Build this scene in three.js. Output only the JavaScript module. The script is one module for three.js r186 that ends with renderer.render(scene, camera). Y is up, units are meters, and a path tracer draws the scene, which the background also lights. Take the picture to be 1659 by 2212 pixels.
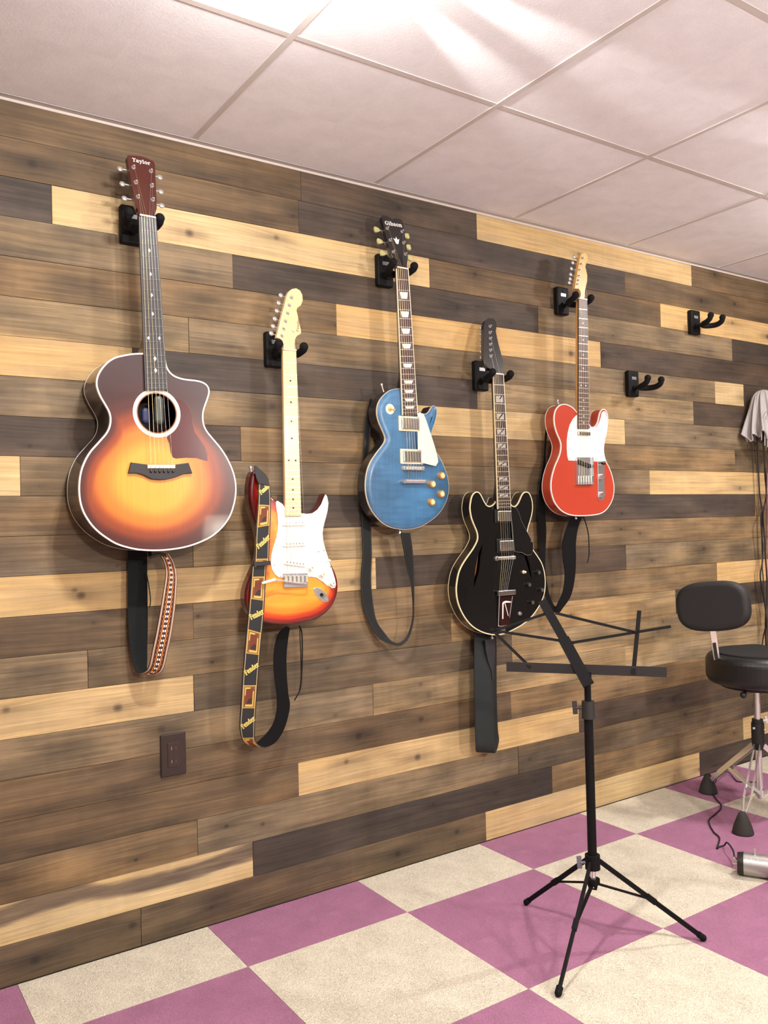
import * as THREE from 'three';
import { RoundedBoxGeometry } from 'three/addons/geometries/RoundedBoxGeometry.js';
import { mergeGeometries } from 'three/addons/utils/BufferGeometryUtils.js';
import { FontLoader } from 'three/addons/loaders/FontLoader.js';
import { TextGeometry } from 'three/addons/geometries/TextGeometry.js';

// ------------------------------------------------------------------ camera
const IW = 1659, IH = 2212, FPX = 1824.218;
const V3 = (x, y, z) => new THREE.Vector3(x, y, z);
const CAM = V3(-0.904342, 1.122831, 2.285103);
const RX = V3(0.828699, -0.025289, 0.559123), RY = V3(0.013245, 0.999585, 0.025580), RZ = V3(-0.559538, -0.013793, 0.828690);
const scene = new THREE.Scene();
const camera = new THREE.PerspectiveCamera(62.4558, IW / IH, 0.05, 40);
camera.position.copy(CAM);
camera.quaternion.setFromRotationMatrix(new THREE.Matrix4().makeBasis(RX, RY, RZ));
scene.add(camera);
scene.background = new THREE.Color(0x000000);

const renderer = new THREE.WebGLRenderer({ antialias: true });
renderer.toneMapping = THREE.LinearToneMapping;
renderer.toneMappingExposure = 1.25;
renderer.shadowMap.enabled = true;

// unseen ceiling lamps, out of view: x, z, strength of each of the two bulbs; then headings of thin beams placed to draw streaks along the ceiling
const LAMPS = [
  { x: -0.13, z: .98, e: 1.0, down: 2.3, streakBeams: [[.9, -.37], [1, -.10]], where: 'nearest above the sunburst acoustic guitar' },
  { x: 2.25, z: 1.0, e: .9, down: 2.6, streakBeams: [[-1, -.10]], where: 'over the drum stool' },
  { x: -0.45, z: 2.95, e: 3.5, drop: .46, where: 'over the open floor opposite the acoustic guitar' },
  { x: 1.6, z: 3.15, e: 4.2, drop: .46, where: 'over the open floor opposite the drum stool' },
];
const LAMP_COLOR = new THREE.Color().setRGB(1.0, 0.95, 0.90);

// ------------------------------------------------------------------ pixels to points
function ray(px, py) {
  return V3().addScaledVector(RX, (px - IW / 2) / FPX).addScaledVector(RY, -(py - IH / 2) / FPX).sub(RZ);
}
function V0() { return new THREE.Vector3(); }
function onPlane(px, py, O, N) {                       // where the pixel's ray meets a plane
  const d = ray(px, py), t = O.clone().sub(CAM).dot(N) / d.dot(N);
  return CAM.clone().addScaledVector(d, t);
}
const NZ = V3(0, 0, 1), NY = V3(0, 1, 0);
let ZS = 0;                                            // depth of the thing being built: its own z = 0 stands at ZS from the wall
const onZ = (px, py, z) => { const p = onPlane(px, py, V3(0, 0, z + ZS), NZ); p.z -= ZS; return p; };
const onY = (px, py, y) => onPlane(px, py, V3(0, y, 0), NY);
function wallX(px, y, z = 0) {                         // x of a wall point at height y that shows in column px
  const k = (px - IW / 2) / FPX, q = V3(0, y, z).sub(CAM), n = RX.clone().addScaledVector(RZ, k);
  return -(n.y * q.y + n.z * q.z) / n.x + CAM.x;
}

// ------------------------------------------------------------------ noise
function rng(s) { return () => { s |= 0; s = s + 0x6D2B79F5 | 0; let t = Math.imul(s ^ s >>> 15, 1 | s); t = t + Math.imul(t ^ t >>> 7, 61 | t) ^ t; return ((t ^ t >>> 14) >>> 0) / 4294967296; }; }
function hash(x, y, s) { let h = Math.imul(x, 374761393) + Math.imul(y, 668265263) + Math.imul(s, 1442695041) | 0; h = Math.imul(h ^ h >>> 13, 1274126177); return ((h ^ h >>> 16) >>> 0) / 4294967296; }
function vnoise(x, y, s) {
  const xi = Math.floor(x), yi = Math.floor(y); let u = x - xi, v = y - yi; u = u * u * (3 - 2 * u); v = v * v * (3 - 2 * v);
  const a = hash(xi, yi, s), b = hash(xi + 1, yi, s), c = hash(xi, yi + 1, s), d = hash(xi + 1, yi + 1, s);
  return a + (b - a) * u + (c - a) * v + (a - b - c + d) * u * v;
}
function fbm(x, y, s, o = 4) { let r = 0, a = .5, n = 0; for (let i = 0; i < o; i++) { r += a * vnoise(x, y, s + i * 17); n += a; x *= 2.03; y *= 2.03; a *= .5; } return r / n; }
const sst = (a, b, x) => { x = Math.min(1, Math.max(0, (x - a) / (b - a))); return x * x * (3 - 2 * x); };
const mix = (a, b, t) => a + (b - a) * t;
const mix3 = (a, b, t) => [mix(a[0], b[0], t), mix(a[1], b[1], t), mix(a[2], b[2], t)];

function dataTex(w, h, fn, srgb = true) {
  const d = new Uint8Array(w * h * 4);
  for (let j = 0; j < h; j++) for (let i = 0; i < w; i++) {
    const c = fn(i, j), k = (j * w + i) * 4;
    d[k] = Math.max(0, Math.min(255, c[0])); d[k + 1] = Math.max(0, Math.min(255, c[1])); d[k + 2] = Math.max(0, Math.min(255, c[2])); d[k + 3] = 255;
  }
  const t = new THREE.DataTexture(d, w, h, THREE.RGBAFormat);
  t.wrapS = t.wrapT = THREE.RepeatWrapping; t.magFilter = THREE.LinearFilter; t.minFilter = THREE.LinearMipmapLinearFilter; t.generateMipmaps = true;
  if (srgb) t.colorSpace = THREE.SRGBColorSpace;
  t.needsUpdate = true; return t;
}

// ------------------------------------------------------------------ objects
const used = {};
function numbered(n) { const k = used[n] = (used[n] ?? -1) + 1; return k ? n + '_' + String(k).padStart(3, '0') : n; }
function shadows(m) { m.castShadow = true; m.receiveShadow = true; return m; }
function thing(name, label, category, o, group) {      // a Group at the thing's base; its parts are given in room coordinates
  const g = new THREE.Group(); g.name = numbered(name); g.position.copy(o); g.position.z += ZS; scene.add(g);
  g.userData = { label, category }; if (group) g.userData.group = group;
  g._o = o.clone(); return g;
}
function part(name, geos, m, parent, label) {          // ONE mesh from geometries in room coordinates
  let g = Array.isArray(geos) ? (geos.length > 1 ? mergeGeometries(geos.map(q => clean(q))) : geos[0]) : geos;
  g = g.clone(); g.translate(-parent._o.x, -parent._o.y, -parent._o.z);
  const me = shadows(new THREE.Mesh(g, m)); me.name = name; me._o = parent._o; parent.add(me);
  if (label) me.userData.label = label;
  return me;
}
function clean(g) { g = g.index ? g.toNonIndexed() : g.clone(); for (const k of Object.keys(g.attributes)) if (!['position', 'normal', 'uv'].includes(k)) g.deleteAttribute(k); if (!g.attributes.uv) g.setAttribute('uv', new THREE.BufferAttribute(new Float32Array(g.attributes.position.count * 2), 2)); g.clearGroups && g.clearGroups(); return g; }
function structure(name) { const g = new THREE.Group(); g.name = name; g.userData = { kind: 'structure' }; scene.add(g); g._o = V3(0, 0, 0); return g; }
const M = (color, rough = .6, o = {}) => new THREE.MeshStandardMaterial({ color, roughness: rough, ...o });
const P = (color, rough = .3, o = {}) => new THREE.MeshPhysicalMaterial({ color, roughness: rough, ...o });

// ------------------------------------------------------------------ shapes
const box = (x0, x1, y0, y1, z0, z1) => new THREE.BoxGeometry(x1 - x0, y1 - y0, z1 - z0).translate((x0 + x1) / 2, (y0 + y1) / 2, (z0 + z1) / 2);
const rbox = (cx, cy, cz, w, h, d, r = .003, s = 2) => new RoundedBoxGeometry(w, h, d, s, Math.min(r, w / 2.05, h / 2.05, d / 2.05)).translate(cx, cy, cz);
function rod(a, b, r, r2 = r, seg = 10) {              // a cylinder from a to b
  const d = b.clone().sub(a), g = new THREE.CylinderGeometry(r2, r, d.length(), seg);
  g.applyQuaternion(new THREE.Quaternion().setFromUnitVectors(NY, d.normalize()));
  return g.translate((a.x + b.x) / 2, (a.y + b.y) / 2, (a.z + b.z) / 2);
}
function bar(a, b, w, t, side) {                       // a flat bar from a to b, w wide along side, t thick
  const d = b.clone().sub(a), L = d.length(); d.normalize();
  const s = side.clone().addScaledVector(d, -side.dot(d)).normalize(), n = V0().crossVectors(s, d);
  const g = new THREE.BoxGeometry(w, L, t);
  g.applyMatrix4(new THREE.Matrix4().makeBasis(s, d, n)); return g.translate((a.x + b.x) / 2, (a.y + b.y) / 2, (a.z + b.z) / 2);
}
const tube = (pts, r, n = 40, seg = 8, closed = false) => new THREE.TubeGeometry(new THREE.CatmullRomCurve3(pts, closed, 'centripetal'), n, r, seg, closed);
const disc = (p, r, d, r2 = r, seg = 24) => new THREE.CylinderGeometry(r2, r, d, seg).rotateX(Math.PI / 2).translate(p.x, p.y, p.z + d / 2);   // on a face that looks along z
const ball = (p, r, sx = 1, sy = 1, sz = 1) => new THREE.SphereGeometry(r, 16, 12).scale(sx, sy, sz).translate(p.x, p.y, p.z);
function lathe(prof, p, seg = 24) { return new THREE.LatheGeometry(prof.map(q => new THREE.Vector2(q[0], q[1])), seg).translate(p.x, p.y, p.z); }

// a plane that carries plates: O a point, tilt leans it back towards the wall (radians)
function plane(z, tilt = 0, y = 0) {
  const N = V3(0, Math.sin(tilt), Math.cos(tilt)), V = V3(0, Math.cos(tilt), -Math.sin(tilt));
  return { O: V3(0, y, z), N, V, off(d) { const q = plane(z, tilt, y); q.O.addScaledVector(N, d); return q; }, px(x, yy) { const p = onPlane(x, yy, V3(this.O.x, this.O.y, this.O.z + ZS), this.N); p.z -= ZS; return p; } };
}
const to2 = (p, pl) => { const d = p.clone().sub(pl.O); return new THREE.Vector2(d.x, d.dot(pl.V)); };
const from2 = (q, pl, n = 0) => pl.O.clone().add(V3(q.x, 0, 0)).addScaledVector(pl.V, q.y).addScaledVector(pl.N, n);
function smooth2(pts, n) { const c = new THREE.CatmullRomCurve3(pts.map(p => V3(p.x, p.y, 0)), true, 'centripetal'); return c.getSpacedPoints(n).slice(0, n).map(p => new THREE.Vector2(p.x, p.y)); }
function pts2(pxl, pl, smooth = 0) { let a = pxl.map(q => to2(pl.px(q[0], q[1]), pl)); return smooth ? smooth2(a, smooth) : a; }
function area(a) { let s = 0; for (let i = 0; i < a.length; i++) { const b = a[(i + 1) % a.length]; s += a[i].x * b.y - b.x * a[i].y; } return s / 2; }
function inset(a, d) {                                 // polygon moved inwards
  const sgn = area(a) > 0 ? 1 : -1, n = a.length;
  return a.map((p, i) => { const u = a[(i + n - 1) % n], v = a[(i + 1) % n]; const tx = v.x - u.x, ty = v.y - u.y, l = Math.hypot(tx, ty) || 1; return new THREE.Vector2(p.x - sgn * ty / l * d, p.y + sgn * tx / l * d); });
}
// a plate whose front face lies on pl, depth thick, with an optional rounded edge
function plate(a, pl, depth, { bevel = 0, seg = 2, bevelT = bevel, holes = [] } = {}) {
  const s = new THREE.Shape(a); for (const h of holes) s.holes.push(new THREE.Path(h));
  const g = new THREE.ExtrudeGeometry(s, { depth: Math.max(1e-5, depth - 2 * bevelT), bevelEnabled: bevel > 0, bevelThickness: bevelT, bevelSize: bevel, bevelOffset: -bevel, bevelSegments: seg, curveSegments: 8 });
  g.translate(0, 0, -(depth - bevelT));
  const p = g.attributes.position, uv = g.attributes.uv;
  for (let i = 0; i < p.count; i++) uv.setXY(i, p.getX(i), p.getY(i));
  g.applyMatrix4(new THREE.Matrix4().makeBasis(V3(1, 0, 0), pl.V, pl.N)); return g.translate(pl.O.x, pl.O.y, pl.O.z);
}
function boxUV(g, b) { const uv = g.attributes.uv; for (let i = 0; i < uv.count; i++) uv.setXY(i, (uv.getX(i) - b.x0) / (b.x1 - b.x0), (uv.getY(i) - b.y0) / (b.y1 - b.y0)); return g; }
function bounds(a) { const b = { x0: 1e9, x1: -1e9, y0: 1e9, y1: -1e9 }; for (const p of a) { b.x0 = Math.min(b.x0, p.x); b.x1 = Math.max(b.x1, p.x); b.y0 = Math.min(b.y0, p.y); b.y1 = Math.max(b.y1, p.y); } return b; }
const rectPx = (x0, y0, x1, y1) => [[x0, y0], [x1, y0], [x1, y1], [x0, y1]];
const edgeTube = (a, pl, n, r, seg = 8) => tube(a.map(q => from2(q, pl, n)), r, a.length * 1, seg, true);
// a rectangular strip that runs along a closed outline (guitar binding): w across the face, d down the side
function bindingRing(a, pl, w, d, out = .0006) {
  const o = inset(a, -out), i = inset(a, w); return plate(o, pl.off(.0006), d, { holes: [i] });
}
function zoomPx(r, s) { return l => l.map(q => [r[0] + q[0] / s, r[1] + q[1] / s, ...q.slice(2)]); }

// ================================================================== the room
const CEIL = 2.229, X0 = -2.6, X1 = 4.7, ZB = 4.7;
// ---- carpet tiles, 0.5 m
function carpetTex(base, seed, amp, fleck) {
  return dataTex(256, 256, (i, j) => {
    const a = hash(i, j, seed), b = vnoise(i / 2.2, j / 2.2, seed + 3), c = fbm(i / 40, j / 40, seed + 9, 3) - .5;
    let k = 1 + (a - .5) * amp * .9 + (b - .5) * amp + c * .10;
    if (fleck && hash(i >> 1, j >> 1, seed + 5) > .965) k *= .82;
    return base.map(v => v * k);
  });
}
function bumpTex(seed) { return dataTex(256, 256, (i, j) => { const v = 255 * (.5 * hash(i, j, seed) + .5 * vnoise(i / 2.5, j / 2.5, seed + 1)); return [v, v, v]; }, false); }
const carpetBump = bumpTex(77);
const carpetMat = [
  M(0xffffff, .97, { map: carpetTex([203, 194, 175], 11, .16, true), bumpMap: carpetBump, bumpScale: .003 }),
  M(0xffffff, .97, { map: carpetTex([150, 100, 127], 23, .10, false), bumpMap: carpetBump, bumpScale: .002 }),
];
{
  const floor = structure('floor');
  part('subfloor', box(X0, X1, -.15, -.0065, -.02, ZB), M(0x6b655c, .9), floor);
  const R = rng(5), T = .5, zr = [0.004]; for (let z = .2726; z < ZB; z += T) zr.push(z); zr.push(ZB);
  const cache = {};
  for (let j = 0; j + 1 < zr.length; j++) for (let i = Math.floor(X0 / T); i * T < X1; i++) {
    const x0 = Math.max(X0, i * T), x1 = Math.min(X1, i * T + T), w = x1 - x0 - .0008, d = zr[j + 1] - zr[j] - .0008;
    const key = w.toFixed(3) + '_' + d.toFixed(3);
    if (!cache[key]) { const g = new THREE.BoxGeometry(w, .0062, d); const p = g.attributes.position, uv = g.attributes.uv; for (let k = 0; k < p.count; k++) uv.setXY(k, p.getX(k) / .25, p.getZ(k) / .25); cache[key] = g; }
    const m = shadows(new THREE.Mesh(cache[key], carpetMat[(i + j) & 1 ? 0 : 1])); m.name = 'carpet_tile';
    m.position.set((x0 + x1) / 2, -.0033 + (R() - .5) * .0004, (zr[j] + zr[j + 1]) / 2); floor.add(m);
  }
}

// ---- plank wall: 22 rows of boards
const TONES = {
  L: [194, 167, 121], T: [147, 126, 93], M: [115, 97, 72], B: [92, 77, 58], D: [73, 62, 53], V: [61, 53, 47],
};
function woodTex(base, seed, o = {}) {
  const w = 1024, h = 96, R = rng(seed * 31 + 7), kn = [];
  for (let k = 0; k < (o.knots ?? 2); k++) kn.push([R() * 1.0 + .1, .02 + R() * .06, .006 + R() * .009, .35 + R() * .45]);
  const rough = o.rough ?? 1;
  const at = (X, Y, i, j) => {                                   // X, Y in metres
    let yy = Y + (fbm(X * 2.2, Y * 9, seed, 3) - .5) * .022, dark = 0;
    for (const q of kn) { const dx = (X - q[0]) / 3.4, dy = Y - q[1], r = Math.hypot(dx, dy); yy += .012 * Math.exp(-r * r / (q[2] * q[2] * 3)) * Math.tanh(dy / .012) * .8; const rr = Math.hypot((X - q[0]) / 1.5, dy) / q[2]; dark = Math.max(dark, q[3] * Math.exp(-rr * rr * 1.4)); dark = Math.max(dark, q[3] * .45 * Math.exp(-Math.pow(Math.hypot((X - q[0]) / 5, dy * .9) / q[2], 2))); }
    const g1 = fbm(X * 4, yy * 210, seed + 2, 4) - .5, g2 = fbm(X * 11, yy * 700, seed + 4, 2) - .5;
    const blotch = fbm(X * 6.5, Y * 17, seed + 6, 4) - .5, saw = vnoise(X * 70, Y * 9, seed + 8) - .5, dust = hash(i, j, seed) - .5;
    let k = 1 + (g1 * .42 + g2 * .20 + blotch * .66 * (o.blotch ?? 1) + saw * .045 + dust * .05) * rough;
    if (o.scuff) { const s = fbm(X * 9, Y * 45, seed + 12, 4); k += o.scuff * sst(.6, .8, s); }
    let c = base.map(v => v * k), warm = (fbm(X * 2, Y * 20, seed + 15, 2) - .5) * .14;
    c = [c[0] * (1 + warm * .4), c[1], c[2] * (1 - warm)];
    if (o.streak) {                                              // weathered grey-black streak through a pale board
      const cy = .018 + .052 * sst(.0, .95, X) + .012 * Math.sin(X * 9 + .6), hw = .004 + .019 * sst(.25, .7, X) * (.6 + .8 * fbm(X * 6, 3, seed, 2));
      const d = Math.abs(Y + (fbm(X * 8, Y * 40, seed + 20, 3) - .5) * .02 - cy) / hw, s = .85 * (1 - sst(.55, 1.35, d)) * sst(.02, .3, X);
      c = mix3(c, [82, 68, 58], s * (.65 + .5 * fbm(X * 12, Y * 90, seed + 22, 2)));
    }
    return mix3(c, base.map((v, n) => v * [.30, .27, .28][n]), dark);
  };
  return dataTex(w, h, (i, j) => {                               // the ends run into each other, so that a repeat shows no seam
    const X = i / w * 1.4, Y = j / h * .1, t = o.streak ? 0 : sst(1.22, 1.4, X), c = at(X, Y, i, j);
    return t > 0 ? mix3(c, at(X - 1.4, Y, i, j), t) : c;
  });
}
const woodBump = dataTex(512, 96, (i, j) => { const v = 255 * (.55 * fbm(i / 512 * 8, j / 96 * 28, 401, 4) + .3 * vnoise(i / 9, j / 7, 402) + .15 * hash(i, j, 9)); return [v, v, v]; }, false);
const woodMats = {};
{
  let seed = 100;
  for (const t of Object.keys(TONES)) {
    woodMats[t] = [];
    for (let k = 0; k < (t === 'V' ? 2 : 3); k++) {
      const map = woodTex(TONES[t], seed++, { knots: [1, 3, 2][k], blotch: t === 'L' ? .5 : t === 'T' ? .8 : 1.05, rough: t === 'L' ? .62 : 1, scuff: t !== 'L' && k === 1 ? .09 : 0 });
      for (const tint of [0xffffff, 0xf4efe8, 0xfff4e4]) woodMats[t].push(M(tint, .72, { map, bumpMap: woodBump, bumpScale: .0006 }));
    }
  }
  woodMats.S = [M(0xffffff, .72, { map: woodTex(TONES.L, 990, { knots: 0, streak: true, rough: .6, blotch: .5 }), bumpMap: woodBump, bumpScale: .0012 })];
}
// rows from the floor up: tone, then the picture column where the board ends
const ROWS = [
  'B 305 B 1050 L 1512 D', 'S 547 V 1193 M 1606 L', 'M 427 M 1120 B', 'B 645 L 1251 D', 'B 1104 M', 'M 806 T 1351 T', 'L 419 B 1106 T',
  'M 190 M 975 T 1460 D', 'B 418 M 1549 L', 'L 812 D 1352 M', 'B 417 T 1000 M', 'M 600 D 1631 M', 'L 44 M 1404 L', 'D 520 M 1588 B',
  'M 860 L 1350 M', 'L 287 D 1031 T 1498 D', 'T 408 M 1545 L 1607 D', 'M 727 L 1298 D', 'M 503 D 1163 M 1582 D', 'D 112 L 928 B 1427 L',
  'B 645 D 1350 B', 'B 650 D 1030 L 1494 B',
];
{
  const wall = structure('wall_back');
  part('backing', box(X0, X1, -.006, CEIL + .03, -.14, -.0165), M(0x2c241d, .95), wall);
  const RH = CEIL / 22, R = rng(42), order = 'LTMBDV';
  ROWS.forEach((row, k) => {
    const y0 = k * RH, t = row.split(' '), js = [], tones = [];
    for (let n = 0; n < t.length; n += 2) { tones.push(t[n]); if (t[n + 1]) js.push(wallX(+t[n + 1], y0 + RH / 2)); }
    let x = js[0]; const left = [];
    while (x > X0) { const L = Math.max(1.0 + R() * .9, left.length ? 0 : x + .64 + R() * .3); x = x - L; if (x < X0 + .25) x = X0; left.unshift(x); }
    const xs = [...left, ...js]; let last = js[js.length - 1];
    const ts = [...left.slice(1).map(() => 'TMBDL'[Math.floor(R() * 5)]), ...tones];
    while (last < X1) { const L = last < 2.95 ? 3.0 - last + R() * .5 : .9 + R() * 1.0; last += L; if (last > X1 - .25) last = X1; xs.push(last); if (last < X1) ts.push('TMBDL'[Math.floor(R() * 5)]); }
    for (let n = 0; n + 1 < xs.length; n++) {
      const w = xs[n + 1] - xs[n] - .0009, h = RH - .0007, th = .0155, g = new RoundedBoxGeometry(w, h, th, 1, .0009);
      const p = g.attributes.position, uv = g.attributes.uv, u0 = ts[n] === 'S' ? 1.4 - w : R() * 1.4, flip = ts[n] !== 'S' && R() > .5 ? -1 : 1;
      for (let q = 0; q < p.count; q++) uv.setXY(q, (u0 + flip * (p.getX(q) + w / 2)) / 1.4, (p.getY(q) + h / 2) / .1015 * .98 + .01);
      const set = woodMats[ts[n]], m = shadows(new THREE.Mesh(g, set[Math.floor(R() * set.length)])); m.name = 'plank';
      m.position.set((xs[n] + xs[n + 1]) / 2, y0 + RH / 2, -.008 + (R() - .5) * .0022); wall.add(m);
    }
  });
}
// ---- other walls, out of view, painted dark to hold down bounced light
{
  const paint = M(0x5f554c, .85);
  part('panel', box(X0 - .12, X0, -.006, CEIL + .03, -.14, ZB + .12), paint, structure('wall_left'));
  part('panel', box(X1, X1 + .12, -.006, CEIL + .03, -.14, ZB + .12), paint, structure('wall_right'));
  part('panel', box(X0, X1, -.006, CEIL + .03, ZB, ZB + .12), paint, structure('wall_front'));
  const base = M(0xe9e4da, .5);
  part('board', box(X0, X1, 0, .09, ZB - .014, ZB), base, structure('baseboard_front'));
}
// ---- suspended ceiling: 0.615 m lay-in panels in a metal grid
{
  const ceil = structure('ceiling');
  part('deck', box(X0 - .12, X1 + .12, CEIL + .03, CEIL + .12, -.14, ZB + .12), M(0xbdb6ac, .9), ceil);
  const tileT = dataTex(256, 256, (i, j) => { const k = 1 + (hash(i, j, 61) - .5) * .05 + (fbm(i / 30, j / 30, 62, 3) - .5) * .05; return [240 * k, 239 * k, 243 * k]; });
  const tm = M(0xffffff, .93, { map: tileT, bumpMap: carpetBump, bumpScale: .0002 }), gm = M(0xcfc8c4, .6);
  const G = .615, GX = .006, xs = [], zs = [];
  for (let x = GX - G * 5; x < X1 + G; x += G) xs.push(x);
  for (let z = 0; z < ZB + G; z += G) zs.push(z);
  const geo = {};
  for (const x of xs) for (const z of zs) {
    const a = Math.max(X0, x + .004), b = Math.min(X1, x + G - .004), c = Math.max(.002, z + .004), d = Math.min(ZB, z + G - .004);
    if (b - a < .03 || d - c < .03) continue;
    const key = (b - a).toFixed(3) + (d - c).toFixed(3);
    if (!geo[key]) { const g = new THREE.BoxGeometry(b - a, .015, d - c); const p = g.attributes.position, uv = g.attributes.uv; for (let k = 0; k < p.count; k++) uv.setXY(k, p.getX(k) / .4, p.getZ(k) / .4); geo[key] = g; }
    const m = shadows(new THREE.Mesh(geo[key], tm)); m.name = 'ceiling_panel'; m.position.set((a + b) / 2, CEIL + .0012 + .0075, (c + d) / 2); ceil.add(m);
  }
  for (const x of xs) if (x > X0 && x < X1) part('grid_bar', box(x - .008, x + .008, CEIL - .0005, CEIL + .0011, .002, ZB), gm, ceil);
  for (const z of zs.slice(1)) if (z < ZB) part('grid_bar', box(X0, X1, CEIL - .0001, CEIL + .0011, z - .008, z + .008), gm, ceil);
  part('angle', [box(X0, X1, CEIL - .009, CEIL - .0006, -.0005, .002), box(X0, X1, CEIL - .002, CEIL - .0006, -.0005, .022)], M(0xbdb4ae, .6), structure('trim_1'));
}

// ---- unseen ceiling lamps, placed to light wall and ceiling: flat round housing, two bulbs
for (const L of LAMPS) {
  const o = V3(L.x, CEIL - .001, L.z);
  const t = thing('unseen_ceiling_light', (L.drop ? 'unseen two-bulb hanging ceiling light ' : 'unseen two-bulb flush ceiling light ') + L.where, 'light', o);
  const br = M(0x8d8780, .35, { metalness: 1 });
  const D = L.drop ?? 0, od = o.clone().add(V3(0, -D, 0));  // hang chosen to light the ceiling more evenly
  if (D) part('stem', [rod(o, od, .008), lathe([[0, -.012], [.045, -.012], [.05, 0], [0, 0]], o)], br, t);
  part('canopy', lathe([[0, -.014], [.05, -.014], [.058, -.010], [.06, 0], [0, 0]], od), br, t);
  for (const s of [-1, 1]) {
    const c = od.clone().add(V3(s * .045, -.048, 0));
    part('socket', rod(od.clone().add(V3(s * .045, -.008, 0)), od.clone().add(V3(s * .045, -.024, 0)), .012), br, t);
    const b = part('bulb', ball(c, .026), M(0xffffff, .4, { emissive: LAMP_COLOR, emissiveIntensity: 12 }), t);
    b.castShadow = false;
    const p = new THREE.PointLight(LAMP_COLOR, L.e, 0, 2); p.position.copy(c.clone().sub(o)); p.castShadow = true; p.shadow.radius = 1.3; p.shadow.mapSize.set(1024, 1024); p.shadow.bias = -.001; t.add(p);
    if (L.down) { const q = new THREE.SpotLight(LAMP_COLOR, L.down, 0, 1.16, .65, 2); q.position.copy(p.position).add(V3(0, -.029, 0)); q.target.position.copy(q.position).add(V3(0, -1, 0)); q.castShadow = true; q.shadow.radius = 1.0; t.add(q); t.add(q.target); }  // downward cone, shaped to leave the top of the wall darker
  }
  for (const d of L.streakBeams ?? []) {
    const v = V3(d[0], 0, d[1]).normalize(), q = o.clone().add(V3(0, -.046, 0)).addScaledVector(v, .078);
    part('unseen_streak_source', bar(q.clone().addScaledVector(v, -.012), q.clone().addScaledVector(v, -.004), .02, .014, V3(-v.z, 0, v.x)), br, t);  // unseen block at the start of a streak beam
    const s = new THREE.SpotLight(LAMP_COLOR, 4.0, 0, .13, 1, 2); s.position.copy(q.clone().sub(o)); s.target.position.copy(q.clone().addScaledVector(v, 1).add(V3(0, .062, 0)).sub(o)); s.castShadow = true; s.shadow.radius = .4; t.add(s); t.add(s.target);  // narrow grazing beam, placed to draw one ceiling streak
  }
}
// ---- unseen floor lamp, placed so that the acoustic guitar's lacquer mirrors a bright spot
{
  const x = 1.78, z = 4.3, o = V3(x, 0, z), t = thing('unseen_floor_lamp', 'unseen floor lamp with white drum shade by the painted wall', 'lamp', o), br = M(0x2c2a28, .4, { metalness: .6 });
  part('base', lathe([[0, 0], [.13, 0], [.13, .012], [.03, .025], [0, .025]], o), br, t); part('pole', rod(V3(x, .02, z), V3(x, 1.08, z), .011), br, t);
  part('shade', new THREE.CylinderGeometry(.12, .15, .24, 36, 1, true).translate(x, 1.10, z), new THREE.MeshPhysicalMaterial({ color: 0xf4ead8, roughness: 1, transmission: .4, thickness: 0, side: THREE.DoubleSide, emissive: LAMP_COLOR, emissiveIntensity: 3.2 }), t);
  const b = part('bulb', ball(V3(x, 1.11, z), .03), M(0xffffff, .5, { emissive: LAMP_COLOR, emissiveIntensity: 6 }), t); b.castShadow = false;
  const p = new THREE.PointLight(LAMP_COLOR, .8, 0, 2); p.position.set(0, 1.11, 0); p.castShadow = true; p.shadow.radius = 1.5; t.add(p);
}

// ================================================================== hangers
const black = P(0x0e0e0f, .6, { specularIntensity: .5 }), rubber = P(0x111013, .8, { specularIntensity: .4 }), chrome = M(0xdededf, .2, { metalness: .85 }), nickel = M(0xcbc6bd, .2, { metalness: .95 }), steel = M(0xd8d3c9, .3, { metalness: .85 });
const ivory = M(0xf1e8cf, .4), white = M(0xf4efe6, .3), pearl = P(0xe9e6e0, .25, { clearcoat: .6 });
function hanger(x, y, label, up = .011) {
  const o = V3(x, y, 0), t = thing('guitar_hanger', label, 'hanger', o, 'black guitar hangers screwed to the plank wall'), g = (a, b, c) => V3(x + a, y + b, c);
  part('wall_plate', rbox(x, y + .018, .0115, .062, .105, .023, .006, 3), black, t);
  part('maker_plate', rbox(x, y + .040, .0233, .026, .012, .001, .0004, 1), M(0xb9bcc0, .3, { metalness: .8 }), t);
  for (const s of [-1, 1]) part('screw', disc(g(0, .018 + s * .038, .0225), .0045, .0015), black, t);
  part('arm', [rod(g(0, 0, .02), g(0, 0, .062), .0065), disc(g(0, 0, .023), .012, .008)], black, t);
  part('yoke', tube([g(-.041, up, .123), g(-.042, up * .45, .120), g(-.041, .000, .106), g(-.037, -.004, .088), g(-.022, -.005, .068), g(0, -.005, .060), g(.022, -.005, .068), g(.037, -.004, .088), g(.041, .000, .106), g(.042, up * .45, .120), g(.041, up, .123)], .0112, 60, 10), rubber, t);
  for (const s of [-1, 1]) part('tip', ball(g(s * .041, up, .123), .0132), rubber, t);
  return t;
}

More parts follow.
